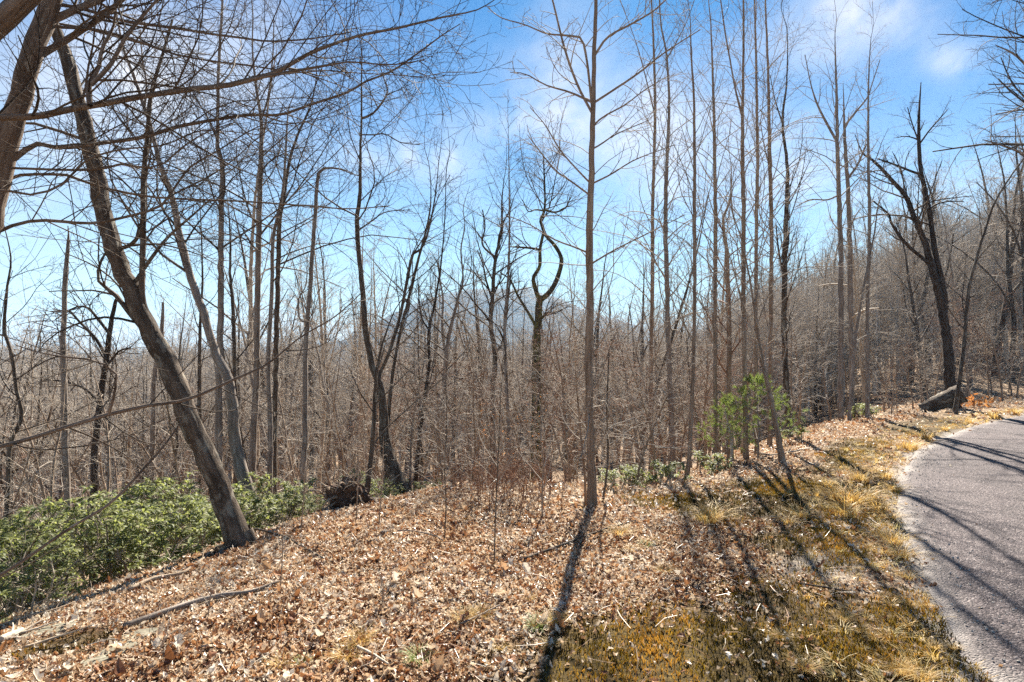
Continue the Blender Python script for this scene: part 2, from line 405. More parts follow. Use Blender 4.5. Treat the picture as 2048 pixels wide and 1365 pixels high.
M_GRIT = stone_mat('gravel_stone', (.20, .18, .16), (.52, .48, .43), 60)
M_SOIL = stone_mat('dark_soil', (.03, .018, .012), (.14, .08, .048), 18)
M_CUT = stone_mat('blackish_wood', (.010, .008, .006), (.035, .025, .018), 30)  # near-black wood for the end of the log
M_DEAD = stone_mat('bleached_wood', (.28, .22, .16), (.56, .49, .39), 30)

# ------------------------------------------------------------------ ground, road, mountain
def in_ell(x, y, cx, cy, a, b, rot=0.0):
    c, s_ = math.cos(rot), math.sin(rot); dx, dy = x - cx, y - cy
    return ((dx * c + dy * s_) / a) ** 2 + ((-dx * s_ + dy * c) / b) ** 2
def moss_w(x, y):
    n = fb(x * 1.1, y * 1.1, 31, 4) * 2.2; n2 = fb(x * 4, y * 4, 35, 3) * 1.2
    m = np.zeros(np.shape(x))
    for cx, cy, a, b, rt, k in ((2.75, 6.0, 1.6, .85, .45, 1.0), (3.1, 5.2, .6, .5, .5, .8), (1.15, 2.9, 1.05, .62, .1, 1.0), (1.75, 3.35, .55, .55, .6, .75), (2.3, 4.5, .4, .8, -.5, .9), (2.3, 3.2, .35, .5, 0, .9), (5.2, 8.4, 1.5, .45, .9, .9),
                                (7.8, 10.8, 2.4, .5, .72, .9), (1.7, 6.0, .5, .5, 0, .9), (2.0, 5.2, .5, .4, 0, .6), (-2.38, 3.05, .22, .10, .3, .7), (1.05, 4.6, .3, .4, 0, .3)):
        m = np.maximum(m, k * np.clip(1.5 - in_ell(x, y, cx, cy, a, b, rt) * .9 + n + n2, 0, 1))
    return np.clip(m, 0, 1)
def grit_w(x, y):
    rd = poly_sd(ROAD, x, y)
    n = fb(x * 3, y * 3, 41, 4) * 1.4
    g = np.clip(1.0 - rd / .22 + n, 0, 1) * (rd > -.5)
    g = np.maximum(g, np.clip(1.0 - in_ell(x, y, 2.15, 3.95, .38, .28, .3) + n * 1.8, 0, 1) * .55)
    g = np.maximum(g, np.clip(1.3 - in_ell(x, y, 2.25, 2.55, .5, .3, .3) + n, 0, 1) * .8)
    return np.clip(g, 0, 1)

na = 400
ang = np.concatenate([np.linspace(-55, 55, 300), np.linspace(55, 305, 101)[1:-1]]); ang = np.radians(ang)
rad = [0.0]; r = .5
while r < 1400: rad.append(r); r *= 1.03 if r < 60 else 1.05
rad = np.array(rad)
X = rad[:, None] * np.sin(ang)[None]; Y = rad[:, None] * np.cos(ang)[None]
Z = H(X, Y)
nr, na = X.shape
i = np.arange(nr - 1)[:, None] * na; j = np.arange(na)[None]; j2 = (j + 1) % na
q = np.stack([i + j, i + j2, i + na + j2, i + na + j], axis=2).reshape(-1, 4)[:, ::-1]
VV = np.stack([X, Y, Z], 2).reshape(-1, 3)
near = np.hypot(VV[:, 0], VV[:, 1]) < 40
GROUND = link('ground', build_mesh('ground', VV, [q], ground_mat(), True,
              {'moss': np.where(near, moss_w(VV[:, 0], VV[:, 1]), 0), 'grit': np.where(near, grit_w(VV[:, 0], VV[:, 1]), 0)}), kind='structure')

rp = smooth_path(np.c_[ROAD, np.zeros(len(ROAD))], 400)[:, :2]
tg = np.gradient(rp, axis=0); tg /= np.linalg.norm(tg, axis=1, keepdims=True); nr_ = np.stack([tg[:, 1], -tg[:, 0]], 1)
wob = .16 * fb(rp[:, 0] * 4, rp[:, 1] * 4, 61)
offs = np.array([0, .08, .2, .5, 1.2, 2.4, 3.8, 4.6])
hts = np.array([-.02, .004, .012, .02, .04, .05, .02, -.02])
RV = np.concatenate([np.c_[rp + nr_ * (o_ + (wob[:, None] if k < 3 else 0)), np.full(len(rp), h_)] for k, (o_, h_) in enumerate(zip(offs, hts))])
n_ = len(rp); qa = np.concatenate([np.stack([k * n_ + np.arange(n_ - 1), k * n_ + np.arange(1, n_), (k + 1) * n_ + np.arange(1, n_), (k + 1) * n_ + np.arange(n_ - 1)], 1) for k in range(len(offs) - 1)])[:, ::-1]
rdist = np.repeat(offs, n_)
gr = np.clip(.8 - rdist / .2 + 1.6 * fb(RV[:, 0] * 4, RV[:, 1] * 4, 63), 0, 1) * .75
link('road', build_mesh('road', RV, [qa], road_mat(), True, {'grit': gr}), kind='structure')

# far mountain behind the woods
def mountain_mat():
    m, t, b, o = mat('wooded_mountain'); geo = t.nodes.new('ShaderNodeNewGeometry')
    n = noise(t, geo.outputs['Position'], .09, 7, .7)
    t.links.new(ramp(t, n, [(.3, (.022, .028, .026)), (.6, (.05, .055, .05)), (.8, (.085, .085, .075))]), b.inputs['Base Color']); bump(t, b, n, 1, 8); return m
gx = np.linspace(-740, 1000, 190); gy = np.linspace(640, 1290, 80)
MX, MY = np.meshgrid(gx, gy)
prof = np.interp((MX / 900 * F + 1024), [-400, 300, 600, 700, 800, 890, 960, 1060, 1110, 1200, 1300, 1500, 1800, 2400], [-30, -18, -6, 2, 48, 77, 82, 82, 68, 40, 18, 4, 0, -15])
ridge = np.exp(-((MY - 900) / 175) ** 2)
MZ = prof * ridge - 34 * (1 - ridge) + 12 * fb(MX / 140, MY / 140, 71) + 7 * fb(MX / 22, MY / 22, 75)
ny, nx = MX.shape; i = np.arange(ny - 1)[:, None] * nx; j = np.arange(nx - 1)[None]
q = np.stack([i + j, i + j + 1, i + nx + j + 1, i + nx + j], 2).reshape(-1, 4)
link('far_mountain', build_mesh('far_mountain', np.stack([MX, MY, MZ], 2).reshape(-1, 3), [q], mountain_mat(), True), kind='structure')

# the winter air
def box(name, lo, hi):
    V = np.array([(x, y, z) for x in (lo[0], hi[0]) for y in (lo[1], hi[1]) for z in (lo[2], hi[2])], float)
    q = np.array([(0, 1, 3, 2), (4, 6, 7, 5), (0, 4, 5, 1), (2, 3, 7, 6), (0, 2, 6, 4), (1, 5, 7, 3)])
    return build_mesh(name, V, [q], None)
hz = link('haze', box('haze', (-1450, -1450, -75), (1450, 1450, 98)), kind='stuff')
hm = bpy.data.materials.new('haze_air'); hm.use_nodes = True; t = hm.node_tree; t.nodes.clear()
o = t.nodes.new('ShaderNodeOutputMaterial'); pv = t.nodes.new('ShaderNodeVolumePrincipled')
pv.inputs['Color'].default_value = (.36, .66, 1, 1); pv.inputs['Density'].default_value = .0004; pv.inputs['Anisotropy'].default_value = 0.0
t.links.new(pv.outputs[0], o.inputs['Volume']); hz.data.materials.append(hm)

# ------------------------------------------------------------------ trees
def px_path(pts, depth, ddepth=0.0):
    """pixel trace (bottom to top) to world points; depth may drift along the trace"""
    n = len(pts); dd = depth + ddepth * np.linspace(0, 1, n)
    return np.array([at(u, v, d) for (u, v), d in zip(pts, dd)])
def radii(wpx, depth, n):
    wv = np.interp(np.linspace(0, 1, n), np.linspace(0, 1, len(wpx)), wpx)
    return wv / 2 * depth / F
def to_ground(P, wp):
    """carry the trace on down to the ground"""
    b = P[0]; h = float(H(b[0], b[1]))
    if b[2] > h - .05:
        d = P[0] - P[1]; d = d / np.linalg.norm(d); d = d * .85 + np.array([0, 0, -.15]); d[2] = min(d[2], -.45); d /= abs(d[2])
        e = b + d * (b[2] - h + .1)
        for _ in range(4):
            e = b + d * (b[2] - float(H(e[0], e[1])) + .12)
        P = np.vstack([e, P]); wp = [wp[0] * 1.12] + list(wp)
    return P, list(wp)

def crown(tb, P, Rr, spec, scale=1.0):
    """thin branches and twigs along one stem (added to tb)"""
    n1 = spec.get('n', 22); L1 = spec.get('L', 1.4); t0, t1 = spec.get('t', (.3, .98)); ang = spec.get('ang', (35, 60)); up = spec.get('up', .10)
    rm = spec.get('rmin', .0022)
    A, a = grow(P[None], Rr[None], n1, t0, t1, ang, lambda t, pl: L1 * (1.15 - .75 * (t - t0) / (t1 - t0 + 1e-6)), 8, spec.get('rf', .32), rm * 1.6, up, spec.get('wig', .10))
    tb.add(A, a, 4)
    B, b = grow(A, a, spec.get('n2', 5), .2, .95, (28, 60), lambda t, pl: pl * .48 * (1.1 - .5 * t), 5, .6, rm * 1.1, up * .6, .14)
    tb.add(B, b, 3)
    n3 = spec.get('n3', 3)
    if n3:
        C, c = grow(B, b, n3, .25, .95, (30, 60), lambda t, pl: pl * .5, 4, .65, rm, up * .4, .14)
        tb.add(C, c, 3)
    return tb

def tree(name, label, cat, traces, depth, barkm, twig='brown', spec=None, sides=12, group=None, rings=None, ext=None, dd=0.0, rough=.035, limb_spec=None, roots=0, fl=.5):
    """traces[0] = (trunk pixels bottom to top, widths); further entries are limbs"""
    tr, wp = traces[0]
    if depth is None: depth = ground_at(*tr[0])[1]
    P = px_path(tr, depth, dd); P, wp = to_ground(P, wp)
    if not ext and spec and tr[-1][1] > -30: ext = .6
    if ext:                                      # the part of the tree above the frame
        d = P[-1] - P[-2]; d /= np.linalg.norm(d); P = np.vstack([P, P[-1] + d * ext * .5 + rng.normal(0, .05, 3), P[-1] + d * ext + np.array([0, 0, .2])]); wp = wp + [wp[-1] * .7, wp[-1] * .25]
    ln = np.linalg.norm(np.diff(P, axis=0), axis=1).sum()
    n = rings or int(np.clip(ln / .11, 16, 110))
    Q = smooth_path(np.c_[P, np.interp(np.linspace(0, 1, len(P)), np.linspace(0, 1, len(wp)), wp) if len(wp) != len(P) else np.array(wp)], n)
    rad_ = np.maximum(Q[:, 3], .8) / 2 * depth / F; Q = Q[:, :3]
    Q = Q + (rng.normal(0, .10, Q.shape) * rad_[:, None]) * np.array([1, 1, 0])
    flare = 1 + fl * np.exp(-np.linspace(0, ln, n) / (rad_[0] * 2.2 + .02))
    base = np.array([Q[0, 0], Q[0, 1], float(H(Q[0, 0], Q[0, 1]))])
    o = thing(name, label, cat, base, group)
    link('trunk', Tubes().add(Q, rad_ * flare, sides, rough).mesh('trunk', BK[barkm], base), o)
    if roots:
        for k in range(roots):
            th = k * 6.283 / roots + rng.normal(0, .3); d0 = np.array([math.cos(th), math.sin(th), 0]); r0 = rad_[0]
            RP = np.array([Q[0] + [0, 0, r0 * 2.6] + d0 * r0 * .35, Q[0] + [0, 0, r0 * 1.3] + d0 * r0 * 1.1, Q[0] + d0 * r0 * 2.2 + [0, 0, r0 * .3], Q[0] + d0 * r0 * 4]); RP[2:, 2] = H(RP[2:, 0], RP[2:, 1]) + [r0 * .25, -r0 * .3]
            link('root', Tubes().add(smooth_path(RP, 9), np.linspace(.55, .18, 9) * r0, 7, .05).mesh('root', BK[barkm], base), o)
    tb = Tubes()
    if spec: crown(tb, Q, rad_, spec)
    for lt in traces[1:]:
        lp, lw = lt[0], lt[1]; ld = lt[2] if len(lt) > 2 else 0.0
        LP = px_path(lp, depth, ld)
        # start inside the trunk where the limb leaves it
        k = np.argmin(np.linalg.norm(Q - LP[0], axis=1))
        if np.linalg.norm(Q[k] - LP[0]) < .45: LP[0] = Q[k]
        ll = np.linalg.norm(np.diff(LP, axis=0), axis=1).sum(); m_ = int(np.clip(ll / .08, 10, 60))
        LQ = smooth_path(np.c_[LP, np.interp(np.linspace(0, 1, len(LP)), np.linspace(0, 1, len(lw)), lw)], m_)
        lr = np.maximum(LQ[:, 3], .8) / 2 * depth / F
        link('branch', Tubes().add(LQ[:, :3], lr, 8, rough).mesh('branch', BK[barkm], base), o)
        sp = (lt[3] if len(lt) > 3 else limb_spec)
        if sp: crown(tb, LQ[:, :3], lr, sp)
    if tb.n: link('crown', tb.mesh('crown', TW[twig], base), o)
    return o

ASC = dict(n=40, L=1.6, t=(.22, .98), ang=(26, 52), up=.07, n2=5, n3=2, rf=.3)           # ascending, poplar like
THIN = dict(n=16, L=1.0, t=(.25, .97), ang=(32, 55), up=.07, n2=4, n3=2, rf=.4)
WIDE = dict(n=20, L=1.9, t=(.35, .98), ang=(40, 70), up=.05, n2=6, n3=3, rf=.4)
LIMB = dict(n=7, L=.8, t=(.25, .97), ang=(30, 60), up=.05, n2=4, n3=2, rf=.5)
SPRAY = dict(wig=.13, n=22, L=1.05, t=(.10, .98), ang=(28, 62), up=.012, n2=6, n3=3, rf=.42, rmin=.0016)
LOWT = dict(n=30, L=.75, t=(.12, .95), ang=(60, 95), up=.0, n2=4, n3=2, rf=.28)

# main slim tree in the middle
tree('bare_tree', 'slim straight brown tree standing alone on the leafy bank, its dark shadow running forward', 'tree',
     [([(1185, 1015), (1182, 900), (1178, 740), (1180, 600), (1179, 470), (1183, 350), (1186, 230), (1189, 100), (1193, -40)], [20, 16, 15.5, 15, 14, 12, 10, 8, 6.5]),
      ([(1180, 232), (1150, 85), (1180, 60)][:1] + [(1165, 80), (1140, 72), (1095, 68), (1050, 50), (1000, 35), (975, 15)], [5, 4, 2.5, 1.5]),
      ([(1178, 232), (1155, 170), (1130, 100), (1110, 20), (1095, -40)], [6, 5, 4, 3]),
      ([(1180, 205), (1140, 185), (1090, 170), (1050, 148), (1020, 145)], [5, 3, 1.5]),
      ([(1183, 215), (1220, 185), (1275, 148), (1330, 105), (1400, 60)], [5, 4, 2]),
      ([(1188, 110), (1215, 75), (1260, 50), (1310, 20), (1350, -20)], [5, 4, 2.5]),
      ([(1181, 255), (1205, 235), (1250, 210), (1290, 180), (1340, 150)], [4, 3, 1.5]),
      ([(1182, 310), (1200, 290), (1230, 270), (1300, 240)], [4, 3, 1.5]),
      ([(1178, 360), (1150, 335), (1120, 300), (1090, 250), (1060, 215)], [4, 3, 1.5]),
      ([(1177, 385), (1145, 365), (1110, 340), (1070, 290), (1055, 270)], [4, 3, 1.5]),
      ([(1184, 375), (1220, 350), (1270, 320), (1350, 290)], [4, 3, 1.5]),
      ([(1178, 510), (1150, 495), (1110, 480), (1060, 450), (1010, 430)], [4, 3, 1.5]),
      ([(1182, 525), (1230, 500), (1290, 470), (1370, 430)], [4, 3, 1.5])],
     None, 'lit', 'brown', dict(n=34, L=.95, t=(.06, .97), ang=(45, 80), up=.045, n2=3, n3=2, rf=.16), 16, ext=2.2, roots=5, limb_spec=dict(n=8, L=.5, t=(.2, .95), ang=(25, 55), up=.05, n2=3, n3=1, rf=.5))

# big leaning tree at the left
tree('bare_tree', 'thick dark tree with peeling mossy bark leaning to the left over the evergreen shrubs', 'tree',
     [([(468, 1060), (432, 960), (390, 865), (340, 740), (292, 645), (238, 525), (206, 420), (190, 340), (172, 260), (150, 180), (124, 95), (100, 30), (85, -50)], [42, 39, 38, 37, 33, 31, 29, 28, 26, 24, 22, 18, 15]),
      ([(288, 650), (284, 590), (286, 480), (287, 360), (295, 270), (302, 190), (325, 110), (345, 40)], [15, 12, 10, 9, 8, 6, 4]),
      ([(300, 700), (270, 640), (230, 590), (196, 560), (203, 520), (215, 500)], [12, 10, 9, 6, 4, 3]),
      ([(284, 545), (315, 500), (345, 465), (375, 440), (420, 400)], [8, 6, 5, 3]),
      ([(238, 500), (262, 490), (280, 465), (292, 420)], [9, 8, 7, 5])],
     4.75, 'dark', 'dark', dict(n=16, L=1.6, t=(.45, .98), ang=(40, 75), up=.06, n2=5, n3=3, rf=.25), 24, ext=2.5, rough=.075, limb_spec=LIMB, roots=4, fl=.2)
# two near trees at the left edge, whose limbs cross the picture
tree('bare_tree', 'smooth grey trunk leaning right across the upper left corner, long limbs reaching right', 'tree',
     [([(-190, 1180), (-160, 1000), (-105, 760), (-50, 540), (5, 330), (35, 210), (70, 95), (112, -30), (140, -110)], [52, 48, 45, 42, 39, 37, 35, 32, 28]),
      ([(12, 332), (40, 310), (70, 288), (120, 296), (200, 287), (290, 274), (350, 255), (430, 240), (500, 230), (560, 230), (620, 210), (700, 183), (728, 165), (783, 143), (845, 100), (887, 69), (921, 48)], [11, 11, 9, 9, 8, 8, 7, 7, 6, 6, 5, 4.5, 4, 3, 2], .7, SPRAY),
      ([(-10, 385), (15, 360), (34, 351), (138, 351), (172, 365), (213, 377), (293, 393), (379, 399), (482, 403), (585, 410), (700, 418), (780, 412)], [8, 7, 6, 6, 5, 5, 4, 4, 3, 2], .6, SPRAY),
      ([(138, 351), (190, 340), (248, 328), (262, 333), (317, 333), (345, 312), (379, 285), (420, 262), (470, 245)], [5, 5, 4, 4, 3, 2], .3, SPRAY),
      ([(98, 45), (125, 32), (160, 16), (200, 0), (240, -25)], [16, 14, 13, 12, 10], .2, LIMB),
      ([(62, 125), (85, 108), (125, 85), (165, 60), (210, 30), (250, -5)], [15, 13, 12, 11, 9], .2, LIMB),
      ([(80, 60), (124, 55), (180, 58), (241, 72), (310, 95), (345, 108), (420, 122), (490, 130), (560, 140), (640, 135)], [7, 6, 6, 5, 4, 3, 2], .5, dict(SPRAY, n=11)),
      ([(100, 15), (124, 10), (180, 22), (241, 41), (300, 50), (361, 58), (420, 68), (482, 76), (537, 83), (620, 78), (700, 65)], [8, 7, 7, 6, 5, 4, 3], .6, dict(SPRAY, n=11)),
      ([(-30, 470), (0, 462), (40, 447), (85, 441), (180, 447), (240, 437), (320, 413), (345, 382), (380, 335), (434, 303), (500, 262), (560, 235)], [8, 7, 7, 6, 6, 5, 4, 3, 2], .6, SPRAY)],
     3.4, 'brown', 'dark', None, 20, ext=2.0, rough=.02)
tree('bare_tree', 'near tree at the very left edge, only its limbs crossing the frame low and high', 'tree',
     [([(-290, 1330), (-262, 1000), (-235, 700), (-165, 330), (-85, 125), (0, 45), (60, -10), (120, -80)], [80, 74, 68, 60, 46, 40, 38, 34]),
      ([(-180, 300), (-90, 255), (0, 236), (69, 234), (151, 217), (207, 208), (286, 193), (396, 177), (450, 172), (499, 160), (551, 145), (620, 107), (680, 84), (725, 70), (793, 57), (880, 36), (955, 20), (992, -2)], [17, 15, 14, 14, 13, 13, 12, 12, 11, 11, 9, 7, 7, 6, 5, 3, 2], .8, SPRAY),
      ([(499, 160), (560, 148), (620, 137), (660, 130), (700, 124), (780, 130), (850, 120)], [7, 6, 5, 4, 3, 2], .2, SPRAY),
      ([(180, 212), (178, 190), (178, 168), (196, 140), (205, 95), (225, 60), (230, 30)], [11, 11, 11, 8, 7, 5, 4], .1, LIMB),
      ([(182, 170), (205, 148), (228, 120), (245, 85), (275, 45), (310, 5), (340, -30)], [9, 8, 8, 7, 6, 5, 3], .1, LIMB),
      ([(-250, 960), (-120, 920), (0, 894), (93, 867), (207, 832), (293, 812), (372, 800), (482, 753), (534, 729), (602, 674), (671, 633), (740, 570)], [11, 10, 9, 9, 9, 8, 7, 6, 5, 4, 3, 2], .7, dict(n=14, L=.8, t=(.15, .98), ang=(30, 65), up=.01, n2=5, n3=2, rf=.45)),
      ([(218, 828), (228, 790), (231, 745), (190, 722), (143, 716), (80, 706), (30, 690)], [6, 5, 4, 4, 3, 2], -.2, dict(n=9, L=.6, t=(.15, .98), ang=(30, 65), up=.02, n2=4, n3=2, rf=.45)),
      ([(-270, 1250), (-120, 1205), (0, 1151), (139, 1057), (223, 1005), (290, 935), (330, 890), (365, 840)], [9, 8, 7, 6, 6, 5, 4, 3], .5, dict(n=6, L=.5, t=(.3, .98), ang=(30, 60), up=.01, n2=3, n3=1, rf=.45)),
      ([(-200, 420), (-80, 395), (0, 380), (60, 390), (120, 372), (175, 320), (240, 300), (330, 290), (400, 262), (520, 270)], [7, 6, 5, 5, 4, 4, 3, 2], .6, SPRAY)],
     3.05, 'brown', 'dark', None, 18, ext=2.0, rough=.02)

T = []   # (label, depth, bark, twig, spec, traces, ext, sides)
def add(label, depth, bk_, tw, spec, trs, ext=None, sides=10, cat='tree', name='bare_tree', limb=LIMB):
    trs = [(t_[0], [w_ * .75 if w_ < 22 else w_ * .88 for w_ in t_[1]]) + tuple(t_[2:]) for t_ in trs]
    tree(name, label, cat, trs, depth, bk_, tw, spec, sides, ext=ext, limb_spec=limb, roots=4 if depth is None else 0)
add('dark grey tree leaning left just behind the thick mossy leaning tree', 7.2, 'grey', 'dark', WIDE,
    [([(490, 965), (472, 901), (458, 767), (427, 695), (410, 633), (389, 578), (365, 495), (344, 393), (320, 327), (300, 248), (286, 207), (272, 165), (248, 100), (235, 40)], [29, 25, 22, 21, 20, 19, 17, 14, 12, 10, 9, 8, 6, 5]),
     ([(290, 225), (293, 170), (285, 120), (280, 60)], [6, 5, 4, 3]), ([(306, 260), (298, 300), (292, 330), (293, 400), (290, 470)], [6, 5, 5, 4, 3])], 2, 12)
add('straight tree with a small kink halfway up, right of the leaning pair', 8.2, 'grey', 'dark', dict(WIDE, t=(.4, .98)),
    [([(437, 960), (437, 901), (439, 715), (442, 578), (442, 440), (444, 327), (436, 305), (435, 270), (437, 138), (444, 17), (446, -40)], [20, 19, 16, 15, 13, 11, 10, 9, 8, 6, 4])], 2)
add('upright brown tree forking near its top, left half of the woods', 9.0, 'grey', 'dark', dict(WIDE, t=(.45, .98)),
    [([(505, 960), (506, 901), (513, 750), (515, 612), (518, 440), (523, 275), (520, 224), (512, 172), (505, 100)], [18, 17, 16, 15, 14, 10, 8, 7, 4]),
     ([(522, 240), (535, 200), (545, 120), (548, 40)], [6, 5, 4, 3])], 1.5)
add('slender pale tan tree rooted at the edge of the leafy bank beside the shrubs', None, 'pale', 'brown', dict(THIN, n=24, L=.8, t=(.2, .97), ang=(40, 75)),
    [([(517, 1058), (514, 925), (513, 853), (503, 715), (501, 578), (506, 450), (516, 350), (535, 220), (548, 130)], [15, 13, 12, 11, 10, 8, 6, 4, 3]),
     ([(506, 505), (530, 490), (560, 480), (600, 490)], [6, 5, 4, 2]), ([(512, 815), (540, 795), (580, 790), (640, 800)], [5, 4, 3, 2])])
add('left trunk of the close pair standing side by side in the left woods', 8.6, 'grey', 'dark', dict(WIDE, t=(.5, .98), n=16),
    [([(540, 950), (541, 870), (537, 715), (544, 578), (547, 474), (566, 380), (573, 275), (577, 220)], [14, 13, 11, 10, 9, 7, 5, 3])], 1)
add('right trunk of the close pair, bending right towards its top', 8.9, 'dark', 'dark', dict(WIDE, t=(.5, .98)),
    [([(548, 950), (549, 870), (552, 715), (556, 543), (560, 440), (572, 361), (585, 300), (602, 255), (620, 215), (632, 160)], [15, 14, 13, 12, 11, 9, 7, 6, 5, 3])], 1)
add('snapped tree with its top bent over sharply to the right', 8.6, 'grey', 'dark', None,
    [([(607, 930), (610, 870), (611, 715), (620, 578), (630, 440), (635, 361), (640, 341), (658, 336), (685, 340), (705, 350)], [15, 14, 12, 11, 10, 9, 8, 6, 4, 2]),
     ([(609, 650), (600, 640), (597, 600), (612, 570), (614, 510)], [5, 5, 4, 3, 2])], limb=LIMB)
add('dark tree with white patched bark above a swollen curved base, left of centre', 8.0, 'dark', 'dark', dict(WIDE, t=(.5, .97), n=16),
    [([(797, 965), (773, 901), (763, 784), (745, 733), (732, 664), (725, 578), (718, 509), (714, 440), (719, 400), (721, 310), (723, 241), (723, 155), (724, 90)], [34, 27, 20, 17, 15, 14, 12, 12, 10, 7, 5, 4, 2]),
     ([(722, 245), (745, 228), (768, 200), (775, 180), (765, 150), (755, 110)], [7, 6, 5, 4, 3, 2]), ([(721, 275), (750, 270), (770, 268), (800, 285), (840, 290)], [4, 4, 3, 2]),
     ([(718, 462), (740, 445), (770, 425), (820, 420)], [5, 4, 3, 2])], 1)
add('left stem of the V-shaped pair leaning right, left of centre', 8.3, 'dark', 'dark', dict(THIN, t=(.4, .97), n=18),
    [([(738, 960), (748, 850), (757, 760), (779, 702), (800, 633), (818, 543), (826, 509), (845, 495), (862, 440), (872, 380), (878, 320)], [12, 10, 9, 9, 8, 8, 7, 6, 5, 3, 2]),
     ([(826, 509), (850, 470), (870, 410), (900, 350)], [4, 3, 2, 2])])
add('right stem of the V-shaped pair leaning right, left of centre', 8.7, 'dark', 'dark', dict(THIN, t=(.4, .97), n=18),
    [([(772, 940), (776, 850), (784, 760), (797, 681), (814, 612), (831, 543), (842, 500), (857, 440), (862, 390), (858, 330)], [11, 10, 9, 8, 8, 7, 6, 5, 3, 2])])
add('thin dark tree with a slight S-curve behind the V-shaped pair', 10.5, 'black', 'dark', dict(THIN, n=18),
    [([(833, 950), (836, 901), (849, 798), (858, 733), (858, 664), (872, 595), (884, 509), (890, 430), (893, 340)], [12, 11, 9, 8, 8, 6, 4, 3, 2]),
     ([(858, 660), (845, 640), (838, 600), (836, 560)], [5, 4, 3, 2])])
add('forked grey tree spreading upward between the thin dark trees, left of the hazy mountain', 11.5, 'grey', 'dark', WIDE,
    [([(880, 950), (883, 901), (886, 800), (892, 715), (902, 655), (917, 595), (926, 560), (922, 500), (930, 450)], [17, 15, 12, 11, 9, 7, 5, 4, 3]),
     ([(888, 715), (884, 660), (886, 600), (880, 560), (874, 520)], [7, 6, 5, 4, 3])])
add('tree with a bushy round crown in front of the hazy mountain', 12.0, 'dark', 'dark', dict(n=30, L=1.4, t=(.5, .99), ang=(30, 62), up=.09, n2=6, n3=3, rf=.4),
    [([(986, 950), (986, 901), (985, 784), (990, 709), (981, 647), (985, 595), (990, 526), (1003, 457), (1004, 400), (1008, 360)], [17, 15, 14, 14, 12, 11, 9, 7, 4, 2]),
     ([(991, 705), (1004, 690), (1012, 640), (1016, 600), (1023, 540)], [8, 7, 6, 5, 3]),
     ([(984, 600), (972, 560), (966, 530), (955, 500)], [6, 5, 4, 2]), ([(991, 520), (965, 490), (970, 455), (965, 420)], [6, 5, 4, 3])])
add('tall needle-thin tree rising to a fine point left of the twisted tree', 9.5, 'grey', 'dark', dict(n=34, L=.6, t=(.3, .99), ang=(25, 45), up=.05, n2=3, n3=1, rf=.4),
    [([(1019, 950), (1019, 901), (1012, 750), (1010, 647), (1017, 543), (1019, 440), (1018, 350), (1017, 275)], [11, 10, 9, 8, 6, 5, 3, 1.5])])
add('twisted dark tree whose two limbs loop and meet again below a mossy crown', 11.5, 'mossy', 'dark', None,
    [([(1073, 960), (1073, 901), (1073, 784), (1074, 681), (1078, 612), (1082, 592)], [26, 24, 22, 20, 19, 17]),
     ([(1080, 600), (1069, 572), (1067, 555), (1079, 535), (1080, 512), (1080, 500), (1085, 474), (1089, 462)], [13, 11, 10, 9, 9, 8, 8, 9], -.2, None),
     ([(1080, 602), (1096, 588), (1106, 575), (1117, 550), (1123, 519), (1110, 492), (1092, 472), (1084, 452), (1081, 440), (1088, 425), (1090, 400), (1088, 340), (1086, 303)], [15, 14, 13, 12, 11, 10, 9, 9, 8, 7, 5, 4, 2], .25,
      dict(n=26, L=1.5, t=(.55, .98), ang=(35, 75), up=.07, n2=7, n3=3, rf=.45)),
     ([(1075, 655), (1062, 635), (1050, 615), (1035, 590), (1020, 560), (1000, 545)], [9, 8, 7, 5, 3]),
     ([(1080, 500), (1065, 497), (1040, 495), (1020, 494)], [7, 6, 5, 3]),
     ([(1076, 645), (1090, 630), (1104, 624)], [7, 6, 3]), ([(1090, 420), (1110, 425), (1132, 415), (1140, 395)], [6, 5, 4, 2]), ([(1088, 422), (1070, 420), (1057, 424), (1045, 400)], [5, 4, 3, 2])], None, 14)
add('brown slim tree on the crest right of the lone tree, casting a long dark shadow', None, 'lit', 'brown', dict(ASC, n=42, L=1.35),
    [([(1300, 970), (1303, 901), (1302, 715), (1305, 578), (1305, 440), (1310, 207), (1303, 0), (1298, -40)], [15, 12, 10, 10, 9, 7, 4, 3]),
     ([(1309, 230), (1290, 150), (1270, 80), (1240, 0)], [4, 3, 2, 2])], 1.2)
add('second slim tree on the crest with a mossy foot, tops ragged and bent', None, 'grey', 'brown', dict(ASC, n=42, L=1.35),
    [([(1345, 960), (1345, 901), (1338, 715), (1334, 578), (1331, 440), (1334, 320), (1338, 207), (1333, 110), (1322, 50), (1318, -30)], [18, 15, 13, 12, 11, 9, 7, 5, 4, 3]),
     ([(1334, 112), (1350, 90), (1375, 40), (1395, -20)], [4, 3, 2, 2])], 1.2)
add('thin dark stem leaning right across its upright neighbours on the crest', None, 'dark', 'dark', dict(THIN, n=14),
    [([(1264, 978), (1279, 901), (1320, 750), (1348, 664), (1369, 595), (1395, 500), (1415, 400)], [10, 8, 7, 7, 6, 4, 2])])
add('slim brown tree in the right thicket, third upright from the lone tree', 7.6, 'lit', 'brown', dict(ASC, n=42, L=1.35),
    [([(1374, 955), (1379, 901), (1386, 750), (1389, 612), (1389, 440), (1388, 207), (1382, 103), (1380, 30)], [14, 11, 10, 9, 9, 6, 4, 2])])
add('slim brown tree with straight bole left of the reddish vine-wrapped one', 8.8, 'lit', 'brown', dict(ASC, n=42, L=1.35),
    [([(1432, 940), (1431, 860), (1430, 640), (1431, 461), (1429, 275), (1425, 138), (1421, 40)], [13, 11, 10, 10, 8, 5, 3])])
